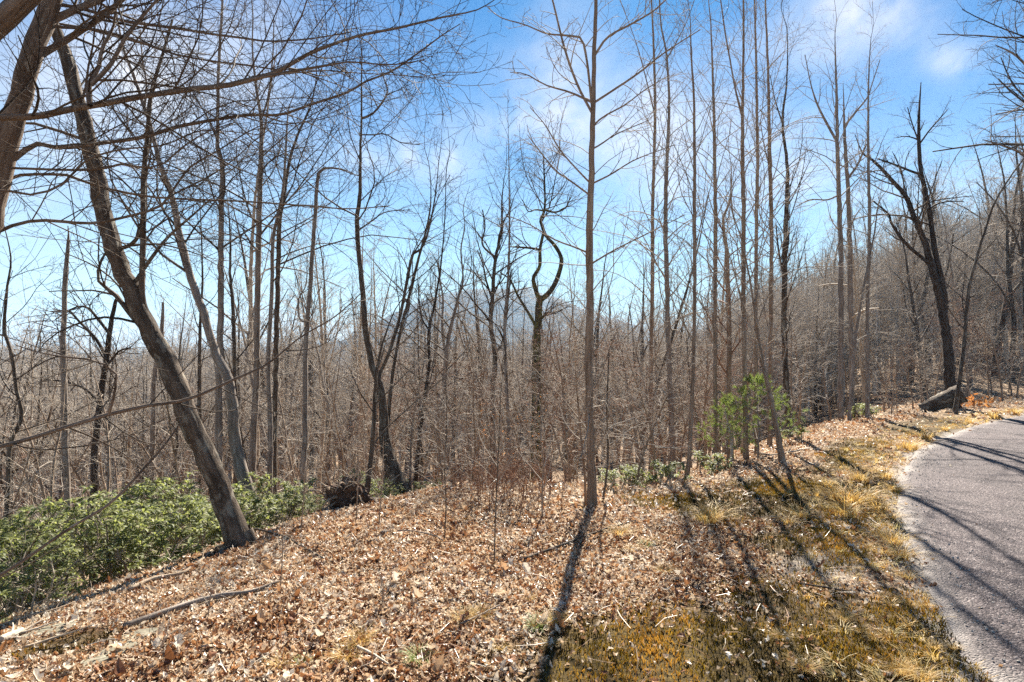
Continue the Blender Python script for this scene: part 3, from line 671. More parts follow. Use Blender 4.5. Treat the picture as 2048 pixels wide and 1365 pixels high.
add('tree wrapped in a shaggy reddish vine, behind the young pine', 9.3, 'lit', 'red', dict(THIN, n=20),
    [([(1461, 930), (1458, 819), (1458, 647), (1453, 500), (1446, 440), (1460, 400), (1462, 330)], [16, 14, 12, 9, 7, 5, 2])])
add('tall forked tree, the thickest of the right-hand uprights', 8.6, 'lit', 'brown', dict(ASC, n=42, L=1.35),
    [([(1493, 930), (1491, 850), (1489, 733), (1487, 600), (1487, 440), (1485, 300), (1485, 224), (1487, 100), (1487, 0), (1488, -40)], [15, 13, 12, 12, 11, 10, 8, 6, 5, 4]),
     ([(1485, 232), (1472, 185), (1460, 120), (1451, 70), (1440, -10)], [7, 5, 4, 4, 3])], 1.2)
add('tall pole-like tree just right of the tall forked tree', 9.0, 'lit', 'brown', dict(ASC, n=42, L=1.35),
    [([(1514, 920), (1513, 800), (1512, 647), (1513, 440), (1515, 310), (1513, 172), (1509, 0), (1507, -40)], [12, 10, 9, 9, 8, 6, 4, 3])], 1.2)
add('tall pole-like tree standing over the right side of the young pine', 9.6, 'lit', 'brown', dict(ASC, n=42, L=1.35),
    [([(1540, 905), (1540, 820), (1541, 715), (1543, 440), (1539, 310), (1536, 138), (1531, 0)], [13, 11, 10, 10, 9, 6, 4]),
     ([(1541, 330), (1530, 300), (1520, 240)], [4, 3, 2])], 1.0)
add('darker tree with a wavy upper trunk right of the young pine', 10.5, 'dark', 'dark', dict(ASC, n=26, L=1.3),
    [([(1578, 890), (1573, 767), (1568, 647), (1570, 509), (1572, 440), (1575, 344), (1565, 241), (1573, 170), (1574, 60)], [18, 15, 14, 13, 12, 9, 6, 4, 2]),
     ([(1568, 560), (1557, 500), (1552, 450)], [7, 5, 3]), ([(1566, 250), (1550, 200), (1540, 150)], [4, 3, 2])])
add('double-headed tree with a long raised left limb, near the road bend', 13.0, 'grey', 'brown', dict(ASC, n=26, L=1.4, t=(.45, .98)),
    [([(1688, 860), (1682, 836), (1682, 647), (1681, 474), (1677, 379), (1674, 241), (1672, 150), (1670, 70)], [15, 14, 13, 12, 11, 8, 5, 2]),
     ([(1672, 285), (1655, 250), (1635, 210), (1622, 170), (1610, 110)], [7, 6, 5, 3, 2]), ([(1677, 395), (1655, 400), (1620, 400), (1590, 415)], [5, 4, 3, 2])])
add('tree with a broken top and two side limbs, right neighbour of the double-headed tree', 13.3, 'grey', 'brown', LIMB,
    [([(1706, 860), (1704, 784), (1700, 543), (1698, 440), (1696, 379), (1690, 290), (1688, 235)], [14, 13, 12, 11, 10, 8, 5]),
     ([(1690, 250), (1715, 220), (1735, 195), (1742, 175), (1760, 120)], [6, 5, 4, 3, 2]), ([(1698, 360), (1715, 330), (1732, 290)], [7, 6, 4])])
add('twiggy spire-topped tree right of the broken-topped tree', 12.5, 'grey', 'brown', dict(ASC, n=34, L=1.1, t=(.35, .99)),
    [([(1734, 845), (1735, 750), (1735, 612), (1739, 440), (1737, 344), (1737, 172), (1742, 76)], [11, 10, 9, 8, 7, 4, 1.5])])
add('thin tree leaning right into the spire-topped tree', 12.2, 'grey', 'brown', THIN,
    [([(1697, 858), (1702, 780), (1712, 670), (1730, 560), (1748, 470), (1760, 400)], [9, 8, 7, 6, 4, 2])])
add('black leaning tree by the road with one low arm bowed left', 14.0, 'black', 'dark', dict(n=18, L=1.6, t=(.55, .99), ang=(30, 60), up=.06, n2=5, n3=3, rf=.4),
    [([(1908, 830), (1899, 750), (1889, 647), (1865, 543), (1845, 474), (1830, 440), (1813, 396), (1775, 351), (1744, 320)], [24, 22, 21, 17, 14, 13, 11, 9, 6]),
     ([(1862, 535), (1844, 516), (1809, 485), (1782, 445), (1778, 430), (1747, 403)], [10, 9, 8, 6, 5, 4]),
     ([(1892, 640), (1889, 595), (1868, 492), (1861, 440), (1850, 380), (1842, 344), (1838, 293), (1838, 230), (1842, 165)], [17, 15, 13, 12, 11, 10, 9, 6, 2]),
     ([(1843, 350), (1820, 342), (1790, 330), (1755, 318)], [7, 6, 5, 4]), ([(1838, 290), (1860, 260), (1895, 220)], [5, 4, 2]), ([(1838, 285), (1825, 250), (1815, 215)], [4, 3, 2])], None, 12)
add('thin dark tree curving right beside the log at the road bend', 12.6, 'dark', 'dark', dict(THIN, n=18, L=1.2),
    [([(1912, 815), (1918, 767), (1927, 698), (1938, 578), (1955, 509), (1970, 461), (1990, 405), (2020, 355), (2060, 300)], [11, 10, 9, 8, 7, 6, 5, 4, 3])])
add('grey snag without branches and a snapped top, above the evergreen shrubs', 7.4, 'grey', 'grey', None,
    [([(139, 1053), (134, 980), (131, 901), (128, 750), (127, 664), (132, 543), (136, 490), (137, 468), (136, 452)], [16, 15, 15, 14, 13, 11, 8, 4, 2])])
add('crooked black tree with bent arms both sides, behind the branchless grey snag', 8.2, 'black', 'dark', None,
    [([(189, 1000), (191, 888), (203, 784), (213, 715), (219, 664), (231, 605), (236, 590)], [19, 17, 15, 14, 12, 9, 5]),
     ([(212, 715), (194, 681), (175, 660), (155, 640), (138, 622), (104, 624)], [9, 8, 7, 5, 3]), ([(215, 664), (186, 626), (178, 617), (160, 613), (143, 619), (110, 640)], [8, 7, 6, 5, 3]),
     ([(212, 725), (222, 722), (238, 703), (262, 695)], [8, 7, 5, 3]), ([(195, 805), (180, 785), (162, 774), (131, 764), (90, 760)], [8, 7, 6, 4])])
add('wavy dark tree at the far left with tangled arching twigs', 6.6, 'dark', 'dark', dict(WIDE, n=16, L=1.0),
    [([(15, 1010), (21, 888), (44, 833), (34, 784), (24, 709), (10, 664), (14, 578), (22, 520), (5, 440)], [12, 11, 10, 9, 8, 8, 6, 4, 2])])
add('short snag with a jagged broken top between the two leaning trees', 9.6, 'grey', 'dark', None,
    [([(303, 980), (305, 888), (310, 743), (322, 681), (325, 640), (326, 605)], [15, 13, 12, 11, 9, 6])])
add('thin dark tree partly hidden behind the second leaning trunk', 10.0, 'dark', 'dark', THIN,
    [([(400, 930), (399, 784), (399, 715), (401, 633), (405, 560), (402, 450)], [11, 10, 9, 7, 5, 3])])
add('knotty dark tree right of the kinked tree, with a broken crown', 10.5, 'dark', 'dark', THIN,
    [([(473, 940), (472, 850), (470, 767), (468, 674), (465, 605), (460, 543), (461, 485), (455, 400)], [14, 12, 11, 10, 9, 7, 5, 2])])
add('stout stem rising behind the roots of the overturned stump', 6.6, 'dark', 'dark', dict(THIN, n=10),
    [([(736, 970), (744, 900), (748, 840), (752, 760), (762, 700), (790, 620)], [15, 12, 11, 9, 6, 3])])
add('leaning brown stem with a swollen foot in front of the young pine', 7.6, 'lit', 'brown', dict(THIN, n=16),
    [([(1562, 905), (1548, 830), (1535, 770), (1520, 700), (1512, 640), (1500, 560), (1480, 470)], [16, 12, 10, 9, 7, 5, 3])])

add('crown of a tree standing outside the frame, reaching in at the upper right edge', 8.5, 'grey', 'dark', dict(WIDE, n=26, L=2.2, t=(.4, .98)),
    [([(2230, 960), (2225, 700), (2215, 450), (2200, 250), (2180, 60), (2170, -120)], [34, 30, 26, 22, 16, 10]),
     ([(2216, 470), (2160, 400), (2100, 350), (2050, 310), (2000, 290), (1965, 280)], [12, 10, 8, 6, 4, 2], -.3, dict(n=16, L=1.1, t=(.15, .98), ang=(30, 65), up=.03, n2=6, n3=3, rf=.45)),
     ([(2205, 290), (2140, 210), (2080, 160), (2030, 110), (1990, 90)], [11, 9, 7, 5, 2], .3, dict(n=16, L=1.1, t=(.15, .98), ang=(30, 65), up=.03, n2=6, n3=3, rf=.45)),
     ([(2190, 150), (2130, 70), (2080, 20), (2030, -10), (1985, 5)], [9, 7, 6, 4, 2], -.2, dict(n=14, L=1.0, t=(.15, .98), ang=(30, 65), up=.03, n2=6, n3=3, rf=.45)),
     ([(2222, 600), (2170, 540), (2110, 480), (2060, 460), (2010, 440)], [10, 8, 6, 4, 2], .2, dict(n=12, L=1.0, t=(.15, .98), ang=(30, 65), up=.03, n2=5, n3=3, rf=.45))], 1)

# ------------------------------------------------------------------ the crowd of smaller trees down the slope
def wood_mesh(h, r0, nst, spec, lean=.06, wig=.05, twig='brown', bk_='grey', sides=7):
    n = 18
    P = np.zeros((n, 3)); d = np.array([rng.normal(0, lean), rng.normal(0, lean), 1.0])
    for k in range(1, n):
        d = d + rng.normal(0, wig, 3) * np.array([1, 1, .2]); d[2] = max(d[2], .7); d /= np.linalg.norm(d); P[k] = P[k - 1] + d * h / (n - 1)
    P[0, 2] -= .3
    rr = r0 * (1 - np.linspace(0, 1, n)) ** .95 + .003
    tm = Tubes().add(P, rr, sides, .03)
    tb = Tubes(); crown(tb, P, rr, spec)
    if nst:
        A, a = grow(P[None], rr[None], nst, .25, .6, (20, 38), lambda t, pl: h * .5 * (1.1 - t), 9, .55, .01, .12, .07); tm.add(A, a, 6)
        for k in range(len(A)): crown(tb, A[k], a[k], dict(spec, n=max(6, spec['n'] // 3), L=spec['L'] * .75, t=(.25, .98)))
    return tm.mesh('trunk', BK[bk_]), tb.mesh('crown', TW[twig])
tall = [wood_mesh(h, r0, ns, dict(n=22, L=1.7, t=(.35, .98), ang=(28, 58), up=.07, n2=5, n3=3, rf=.35, rmin=.004), twig=tw, bk_=b_, lean=ln)
        for h, r0, ns, tw, b_, ln in ((10.5, .13, 3, 'grey', 'dark', .05), (9.0, .08, 2, 'grey', 'pale', .06), (11.5, .15, 4, 'brown', 'dark', .08), (8.5, .10, 3, 'grey', 'dark', .12), (10, .07, 1, 'grey', 'grey', .04), (12, .12, 2, 'brown', 'dark', .05), (10, .055, 0, 'grey', 'lit', .02), (9, .045, 0, 'grey', 'pale', .03))]
thin = [wood_mesh(h, r0, 1, dict(n=26, L=.85, t=(.12, .98), ang=(45, 85), up=.03, n2=4, n3=3, rf=.4, rmin=.0028), twig=tw, bk_='lit', lean=.1, wig=.06, sides=6)
        for h, r0, tw in ((4.2, .03, 'grey'), (5.5, .038, 'weathered_hazed'), (3.4, .024, 'red'), (6.5, .04, 'grey'), (4.8, .03, 'brown'))]
TALL_LOOK = ('forked grey bare tree', 'slender pale-barked bare tree', 'bushy several-stemmed bare tree', 'leaning dark-twigged bare tree', 'narrow straight bare tree', 'two-stemmed brown bare tree', 'pole-thin upright bare tree', 'pole-thin pale bare tree')
THIN_LOOK = ('low grey-twigged sapling', 'pale twiggy sapling', 'short reddish sapling', 'tall grey-twigged sapling', 'fine-twigged brown sapling')
MARKS = ((-200, 90, 'the wavy tree at the far left'), (90, 170, 'the branchless grey snag'), (170, 260, 'the crooked black tree'), (260, 360, 'the short jagged snag'), (360, 470, 'the two leaning trunks'), (470, 580, 'the close pair of trunks'), (580, 690, 'the snapped bent-top tree'),
         (690, 790, 'the swollen-based tree'), (790, 870, 'the V-shaped pair'), (870, 960, 'the forked grey tree'), (960, 1040, 'the bushy-crowned tree'), (1040, 1130, 'the twisted tree'), (1130, 1240, 'the lone slim tree'), (1240, 1360, 'the two crest trees'),
         (1360, 1450, 'the brown slim thicket trees'), (1450, 1610, 'the young pine'), (1610, 1760, 'the double-headed tree'), (1760, 1870, 'the black leaning tree limb'), (1870, 1960, 'the propped log'), (1960, 3000, 'the right end of the road'))
def wood_label(look, x, y, where):
    u = 1024 + x / y * F; mk = next(m_ for a, b, m_ in MARKS if a <= u < b) if -200 <= u < 3000 else 'the left picture edge'
    return look + ' ' + where[0 if y < 16 else (1 if y < 27 else 2)] + ' behind ' + mk
def place(meshes, n, lab, group, cat, name, rmin, rmax, amin, amax, tops, hs, dmin=.8, power=1.0, smin=.35, smax=1.25):
    k = 0; tries = 0
    while k < n and tries < 20000:
        tries += 1
        a = R(rng.uniform(amin, amax)); r_ = rmin + (rmax - rmin) * rng.random() ** power
        x, y = r_ * math.sin(a), r_ * math.cos(a); d = float(poly_sd(CREST, x, y))
        if d < dmin: continue
        if float(poly_sd(ROAD, x, y)) < 1.2: continue
        mi = rng.integers(len(meshes)); tm, tb = meshes[mi]
        hill_ = 'hillside' in group or 'road bend' in group
        o = thing(name, wood_label((TALL_LOOK if meshes is tall else THIN_LOOK)[mi], x, y, ('at the hill foot', 'partway up the hill', 'high up the hill') if hill_ else ('close', 'halfway down the slope', 'far down the slope')), cat, (x, y, float(H(x, y))), group, rng.uniform(0, 6.28))
        tp_ = tops(math.degrees(a)) if callable(tops) else rng.uniform(*tops); top = EYE + r_ * math.cos(a) * tp_; s_ = float(np.clip((top - float(H(x, y))) / hs[mi], smin, smax)); o.scale = (s_ * rng.uniform(.9, 1.1),) * 2 + (s_,)
        link('trunk', tm, o); link('crown', tb, o); k += 1
HT = (10.5, 9.0, 11.5, 8.5, 10, 12, 10, 9); HS = (4.2, 5.5, 3.4, 6.5, 4.8)
place(tall, 108, 'bare tree crowded among many others down the slope in the middle of the woods', 'bare trees crowding the slope', 'tree', 'bare_tree', 13, 46, -22, 26, (lambda a: -.02 + (.22 if -7 < a < 5 else .33) * rng.random()), HT, 4, 1.0)
place(tall, 52, 'bare tree among the brown woods falling away behind the leaning trunks at the left', 'bare trees in the left woods', 'tree', 'bare_tree', 12, 46, -48, -20, (lambda a: -.04 + .28 * rng.random() ** 1.4), HT, 5, 1.0)
place(tall, 92, 'bare tree in the dense grey wood climbing the hillside above the road bend', 'bare trees on the right hillside', 'tree', 'bare_tree', 17, 58, 25, 50, (lambda a: .08 + max(0, a - 24) * .014 + rng.uniform(-.05, .10)), HT, 3, 1.0)
place(thin, 95, 'thin twiggy sapling in the thicket behind the crest', 'saplings in the thicket', 'sapling', 'sapling', 7, 24, -12, 34, (-.03, .12), HS, .5, 1.3)
place(thin, 60, 'thin twiggy sapling behind the evergreen shrubs at the left', 'saplings behind the evergreen shrubs', 'sapling', 'sapling', 7.5, 24, -46, -12, (-.08, .08), HS, 2.0, 1.2)
place(thin, 60, 'thin twiggy sapling on the hillside edge beyond the road', 'saplings by the road bend', 'sapling', 'sapling', 15, 32, 32, 48, (lambda a: .02 + max(0, a - 30) * .009 + rng.uniform(-.06, .02)), HS, .6, 1.3)

# the wood beyond, read as one mass: real trees spread by geometry nodes
def far_tree(h, tw):
    n = 8; P = np.zeros((n, 3)); P[:, 2] = np.linspace(-.5, h, n); P[:, :2] += np.cumsum(rng.normal(0, .12, (n, 2)), 0)
    rr = np.linspace(.16, .02, n); tb = Tubes().add(P, rr, 4)
    A, a = grow(P[None], rr[None], 20, .22, .97, (28, 62), lambda t, pl: h * .3 * (1.2 - .8 * t), 5, .45, .02, .08, .1); tb.add(A, a, 3)
    B, b = grow(A, a, 6, .2, .97, (28, 60), lambda t, pl: pl * .5, 4, .6, .013, .05, .14); tb.add(B, b, 3)
    C, c = grow(B, b, 3, .2, .97, (28, 60), lambda t, pl: pl * .55, 3, .7, .010, .03, .14); tb.add(C, c, 3)
    return tb.mesh('far_tree', TW[tw], smooth=False)
def gn_scatter(obj, srcs):
    ng = bpy.data.node_groups.new('scatter', 'GeometryNodeTree')
    ng.interface.new_socket('Geometry', in_out='INPUT', socket_type='NodeSocketGeometry'); ng.interface.new_socket('Geometry', in_out='OUTPUT', socket_type='NodeSocketGeometry')
    gi = ng.nodes.new('NodeGroupInput'); go = ng.nodes.new('NodeGroupOutput'); jn = ng.nodes.new('GeometryNodeJoinGeometry')
    pid = ng.nodes.new('GeometryNodeInputNamedAttribute'); pid.data_type = 'FLOAT'; pid.inputs[0].default_value = 'pick'
    sc = ng.nodes.new('GeometryNodeInputNamedAttribute'); sc.data_type = 'FLOAT'; sc.inputs[0].default_value = 'size'
    rz = ng.nodes.new('GeometryNodeInputNamedAttribute'); rz.data_type = 'FLOAT_VECTOR'; rz.inputs[0].default_value = 'turn'
    for k, so in enumerate(srcs):
        oi = ng.nodes.new('GeometryNodeObjectInfo'); oi.inputs['Object'].default_value = so; oi.inputs['As Instance'].default_value = True
        cmp_ = ng.nodes.new('FunctionNodeCompare'); cmp_.data_type = 'FLOAT'; cmp_.operation = 'EQUAL'; cmp_.inputs['Epsilon'].default_value = .1; cmp_.inputs[1].default_value = k
        ng.links.new(pid.outputs[0], cmp_.inputs[0])
        ip = ng.nodes.new('GeometryNodeInstanceOnPoints'); ng.links.new(gi.outputs[0], ip.inputs['Points']); ng.links.new(cmp_.outputs[0], ip.inputs['Selection'])
        ng.links.new(oi.outputs['Geometry'], ip.inputs['Instance']); ng.links.new(rz.outputs[0], ip.inputs['Rotation']); ng.links.new(sc.outputs[0], ip.inputs['Scale'])
        ng.links.new(ip.outputs[0], jn.inputs[0])
    ng.links.new(jn.outputs[0], go.inputs[0])
    md = obj.modifiers.new('scatter', 'NODES'); md.node_group = ng
pts = []; sizes = []; tries = 0
while len(pts) < 3800 and tries < 16000:
    tries += 1
    a = R(rng.uniform(-54, 54) if rng.random() < .72 else rng.uniform(22, 52)); r_ = (40 if a < .35 else 20) + 360 * rng.random() ** 1.7
    x, y = r_ * math.sin(a), r_ * math.cos(a)
    if a > R(20) and r_ > 230: continue
    if float(poly_sd(CREST, x, y)) < 6 or float(poly_sd(ROAD, x, y)) < 3: continue
    hg = float(H(x, y)); ad = math.degrees(a); lo = np.interp(ad, [-50, -20, -8, 5, 15, 25, 33, 40, 54], [-.035, -.028, -.03, -.02, .015, .075, .14, .21, .26])
    tp = EYE + r_ * math.cos(a) * (lo + rng.uniform(-.035, .025)); sz = (tp - hg) / 12
    if sz < .3: continue
    pts.append((x, y)); sizes.append(min(sz, 1.25))
pts = np.array(pts); pz = H(pts[:, 0], pts[:, 1])
me = bpy.data.meshes.new('distant_woods'); me.vertices.add(len(pts)); me.vertices.foreach_set('co', np.c_[pts, pz].astype(np.float32).ravel())
for nm, val in (('pick', rng.integers(0, 4, len(pts))), ('size', np.array(sizes))):
    a_ = me.attributes.new(nm, 'FLOAT', 'POINT'); a_.data.foreach_set('value', val.astype(np.float32))
a_ = me.attributes.new('turn', 'FLOAT_VECTOR', 'POINT'); a_.data.foreach_set('vector', np.c_[np.zeros((len(pts), 2)), rng.uniform(0, 6.28, len(pts))].astype(np.float32).ravel())
dw = link('distant_woods', me, kind='stuff', label='mass of bare grey brown trees covering the valley and far ridge', category='woods')
gn_scatter(dw, [bpy.data.objects.new('far_tree', far_tree(h, tw)) for h, tw in ((12, 'weathered_hazed'), (10, 'grey'), (13, 'weathered_hazed'), (11, 'weathered_hazed'))])

# ------------------------------------------------------------------ scatter helper for leaves, grass, moss
def rotm(yaw, pitch, roll):
    cy_, sy_ = np.cos(yaw), np.sin(yaw); cp, sp = np.cos(pitch), np.sin(pitch); cr, sr = np.cos(roll), np.sin(roll)
    Z0 = np.zeros_like(yaw); O = np.ones_like(yaw)
    Rz = np.stack([np.stack([cy_, -sy_, Z0], -1), np.stack([sy_, cy_, Z0], -1), np.stack([Z0, Z0, O], -1)], -2)
    Rx = np.stack([np.stack([O, Z0, Z0], -1), np.stack([Z0, cp, -sp], -1), np.stack([Z0, sp, cp], -1)], -2)
    Ry = np.stack([np.stack([cr, Z0, sr], -1), np.stack([Z0, O, Z0], -1), np.stack([-sr, Z0, cr], -1)], -2)
    return Rz @ Rx @ Ry
class Scat:
    def __init__(s): s.V = []; s.F = []; s.r = []; s.n = 0
    def add(s, V, Fc, M, pos, scale, rnd):
        n, m = len(pos), len(V)
        if n == 0: return
        W = np.einsum('nij,mj->nmi', M, V) * np.asarray(scale)[:, None, None] + pos[:, None, :]
        s.V.append(W.reshape(-1, 3)); s.F.append((Fc[None] + (np.arange(n) * m)[:, None, None]).reshape(-1, Fc.shape[1]) + s.n); s.r.append(np.repeat(rnd, m)); s.n += n * m
    def mesh(s, name, m_, smooth=True): return build_mesh(name, np.concatenate(s.V), s.F, m_, smooth, {'rnd': np.concatenate(s.r)})
def leaf_shape(widths, curl, fold, wav=0.0):
    n = len(widths); y = np.linspace(0, 1, n); wv = np.array(widths) * .5
    V = []
    for k in range(n):
        z = curl * (y[k] - .4) ** 2 * 2 + rng.normal(0, wav)
        V += [(-wv[k], y[k] - .5, z + fold * wv[k] + rng.normal(0, wav)), (0, y[k] - .5, z), (wv[k], y[k] - .5, z + fold * wv[k] * rng.uniform(.3, 1.4) + rng.normal(0, wav))]
    V = np.array(V); q = []
    for k in range(n - 1):
        for c in (0, 1): q.append((k * 3 + c, k * 3 + c + 1, k * 3 + c + 4, k * 3 + c + 3))
    return V, np.array(q)
OAK = [.05, .34, .24, .74, .34, .62, .06]
OVAL = [.05, .42, .58, .46, .05]
LONG = [.04, .26, .33, .25, .04]
leafs = [leaf_shape(OAK, c, f, .03) for c, f in ((.55, .7), (-.5, .4), (1.1, 1.0), (.25, -.5))] + [leaf_shape(OVAL, c, f, .02) for c, f in ((.5, .8), (-.6, .5), (1.2, 1.1))] + [leaf_shape(LONG, c, f, .02) for c, f in ((.5, .8), (-.3, .5))]
small = [leaf_shape([.1, .6, .1], c, f) for c, f in ((.5, .6), (-.5, .5), (.9, .9))]
def sample(n, x0, x1, y0, y1, dens):
    x = rng.uniform(x0, x1, n); y = rng.uniform(y0, y1, n); k = rng.random(n) < dens(x, y); return x[k], y[k]
def inview(x, y, m=.35): return np.abs(x) < y * .9 + .5 + m
def litter_d(x, y):
    d = poly_sd(CREST, x, y); rd = poly_sd(ROAD, x, y)
    base = np.clip(1.0 + 1.1 * fb(x * 3, y * 3, 131, 3) - .98 * moss_w(x, y) - .9 * grit_w(x, y), .05, 1) * np.where(x > .6, np.clip(1.25 - (x - .6) * .5, .42, 1), 1)
    return np.where(rd < -.05, .006 + .03 * np.exp(rd * 3), base) * inview(x, y) * (d < 4)
def lay(sc, shapes, x, y, smin, smax, tilt, rn):
    pick = rng.integers(0, len(shapes), len(x))
    for k, (V, Fc) in enumerate(shapes):
        m_ = pick == k; n = m_.sum()
        if not n: continue
        s_ = rng.uniform(smin, smax, n); tl = rng.normal(0, tilt, (2, n))
        z = H(x[m_], y[m_]) + .004 + rng.random(n) * .02 + .28 * s_ * np.abs(np.sin(tl[0])) + .1 * s_ * np.abs(np.sin(tl[1]))
        sc.add(V, Fc, rotm(rng.uniform(0, 6.28, n), tl[0], tl[1]), np.stack([x[m_], y[m_], z], 1), s_, np.clip(rn(n) + .9 * fb(x[m_] * 2.2, y[m_] * 2.2, 121, 3), 0, 1))
rn_l = lambda n: np.clip(rng.beta(1.25, 1.05, n), 0, 1)
sc = Scat()
x, y = sample(30000, -4.2, 4.2, 2.0, 4.6, litter_d); lay(sc, leafs, x, y, .018, .046, .62, rn_l)
x, y = sample(70000, -4.2, 4.2, 2.0, 5.2, litter_d); lay(sc, small, x, y, .015, .036, .6, rn_l)
x, y = sample(110000, -4.5, 9, 4.5, 12.5, litter_d); lay(sc, small, x, y, .022, .055, .6, rn_l)
x, y = sample(14000, 4, 18, 9, 19, litter_d); lay(sc, small, x, y, .05, .10, .4, rn_l)
link('leaf_litter', sc.mesh('leaf_litter', M_LEAF, False), kind='stuff', label='dry tan and brown fallen leaves covering the bank', category='leaves')
# the largest leaves in front, each one a piece of the ground
lm = []
for V, Fc in leafs:
    for rv in (.05, .2, .45, .75, .97): lm.append(build_mesh('leaf', V, [Fc], M_LEAF, False, {'rnd': np.full(len(V), rv)}))
x, y = sample(3000, -3.2, 2.2, 2.35, 4.2, litter_d); x, y = x[:280], y[:280]
zz_ = H(x, y)
for k in range(len(x)):
    o = link('leaf', lm[rng.integers(len(lm))], GROUND, (x[k], y[k], zz_[k] + .035)); s_ = rng.uniform(.05, .085); o.scale = (s_,) * 3
    o.rotation_euler = (rng.normal(0, .35), rng.normal(0, .35), rng.uniform(0, 6.28))

# straws and broken twig ends strewn among the leaves
V = np.array([(-.008, -.5, 0), (.008, -.5, 0), (.09, 0, .06), (.072, 0, .06), (.008, .5, .02), (-.008, .5, .02)]); Fc = np.array([(0, 1, 2, 3), (3, 2, 4, 5)])
x, y = sample(6500, -4.2, 5, 2.0, 9, lambda x, y: np.clip(litter_d(x, y) + .15, 0, 1) * inview(x, y) * (poly_sd(ROAD, x, y) > .05)); n = len(x); sc = Scat()
sc.add(V, Fc, rotm(rng.uniform(0, 6.28, n), rng.normal(0, .3, n), rng.normal(0, .5, n)), np.stack([x, y, H(x, y) + .03], 1), rng.uniform(.06, .2, n), rng.uniform(.2, 1, n))
link('straw_litter', sc.mesh('straw_litter', M_LEAF, False), kind='stuff', label='thin straws and twig bits strewn over the fallen leaves', category='litter')
# moss cushions
spike = np.array([(-.05, 0, 0), (.05, 0, 0), (.09, .05, .6), (-.09, .05, .6), (0, .12, 1.0), (0, -.05, 0), (0, .07, 0), (0, .1, .6), (0, -.08, .6)], float)
spF = np.array([(0, 1, 2, 3), (5, 6, 7, 8)]); spT = np.array([(3, 2, 4), (8, 7, 4)])
x, y = sample(420000, -3.0, 6.5, 2.0, 10, lambda x, y: np.where(moss_w(x, y) > .25, moss_w(x, y), 0) * inview(x, y, .1) * np.clip(5.0 / np.hypot(x, y), 0, 1) * (poly_sd(ROAD, x, y) > .02) * np.clip(.75 + fb(x * 4, y * 4, 88, 3) * 2.5, .4, 1.2))
n = len(x); sc = Scat(); M_ = rotm(rng.uniform(0, 6.28, n), rng.normal(0, .3, n), rng.normal(0, .3, n)); hh = rng.uniform(.016, .036, n); pos = np.stack([x, y, H(x, y) - .003], 1)
rv = np.clip(.42 + fb(x * 2.6, y * 2.6, 91, 3) * 2.6 + .14 * (y > 4.4) + rng.normal(0, .2, n), 0, 1)
sc.add(spike, spF, M_, pos, hh, rv); sc.n -= n * len(spike); sc.V.pop(); sc.r.pop(); sc.add(spike, spT, M_, pos, hh, rv)
link('moss', sc.mesh('moss', M_MOSS, False), kind='stuff', label='dark olive and golden haircap moss cushions on the verge', category='moss')

# grass
def blade_set(n, h, spread, lean):
    V = []; Fq = []; r_ = []
    for k in range(n):
        a = rng.uniform(0, 6.28); rr = spread * math.sqrt(rng.random()); x0, y0 = rr * math.cos(a), rr * math.sin(a); da = a + rng.normal(0, .7)
        hh = h * rng.uniform(.5, 1.15); ln = lean * rng.uniform(.4, 1.3); wv = rng.uniform(.0018, .0034); c, s_ = math.cos(da), math.sin(da); b0 = len(V)
        for j in range(4):
            t = j / 3; out_ = ln * hh * t * t; z = hh * (t - .35 * min(ln, 1.1) * t * t * t); ww = wv * (1 - .8 * t)
            V += [(x0 + c * out_ - s_ * ww, y0 + s_ * out_ + c * ww, z), (x0 + c * out_ + s_ * ww, y0 + s_ * out_ - c * ww, z)]
        Fq += [(b0 + 2 * j, b0 + 2 * j + 1, b0 + 2 * j + 3, b0 + 2 * j + 2) for j in range(3)]; r_ += [rng.random() ** 1.2 * .9] * 8
    return np.array(V), np.array(Fq), np.array(r_)
tuft_d = [build_mesh('tuft', V, [q], M_GRASS, False, {'rnd': r_}) for V, q, r_ in (blade_set(130, .13, .05, 1.1), blade_set(90, .10, .04, 1.4), blade_set(170, .16, .07, 1.3))]
tuft_g = [build_mesh('tuft', V, [q], M_GREEN, False, {'rnd': r_}) for V, q, r_ in (blade_set(110, .09, .045, 1.0),)]
def tuft(u, v, ms, lab, grp=None, s_=1.0):
    p = ground_at(u, v); o = link('grass_tuft', ms[rng.integers(len(ms))], None, p, label=lab, category='grass tuft'); o.scale = (s_,) * 3
    o.rotation_euler = (0, 0, rng.uniform(0, 6.28))
    if grp: o['group'] = grp
for u, v, s_ in ((1700, 1010, 1.3), (1690, 1035, 1.2), (1735, 1000, 1.2), (1755, 1025, 1.1), (1665, 1000, .9), (1655, 975, .9), (1720, 965, 1), (1770, 960, 1), (1790, 985, .9), (1780, 1040, .8), (1745, 945, .9), (1575, 1050, .9), (1600, 1040, 1),
                 (1415, 1050, 1.2), (1430, 1040, .9), (1765, 1110, .8), (1800, 1120, .7), (1785, 1090, .7), (1815, 1160, .6), (1820, 900, 1), (1850, 880, 1), (1890, 862, 1.1), (1940, 848, 1.2), (1990, 838, 1.3), (2030, 830, 1.3)):
    tuft(u, v, tuft_d, 'pale straw grass tuft on the verge along the road edge', 'grass tufts along the road edge', s_ * 1.25)
for u, v, s_ in ((1720, 1265, .75), (1745, 1280, .7), (1690, 1245, .6), (1610, 1345, .7), (1590, 1325, .6), (1840, 1365, .9), (1800, 1355, .8), (1870, 1300, .6), (1905, 1300, .6), (1820, 1215, .7), (1850, 1215, .7), (1560, 1280, .5), (1480, 1215, .5)):
    tuft(u, v, tuft_d, 'straw coloured grass tuft growing out of the dark moss in front', 'grass tufts in the near moss', s_ * .62)
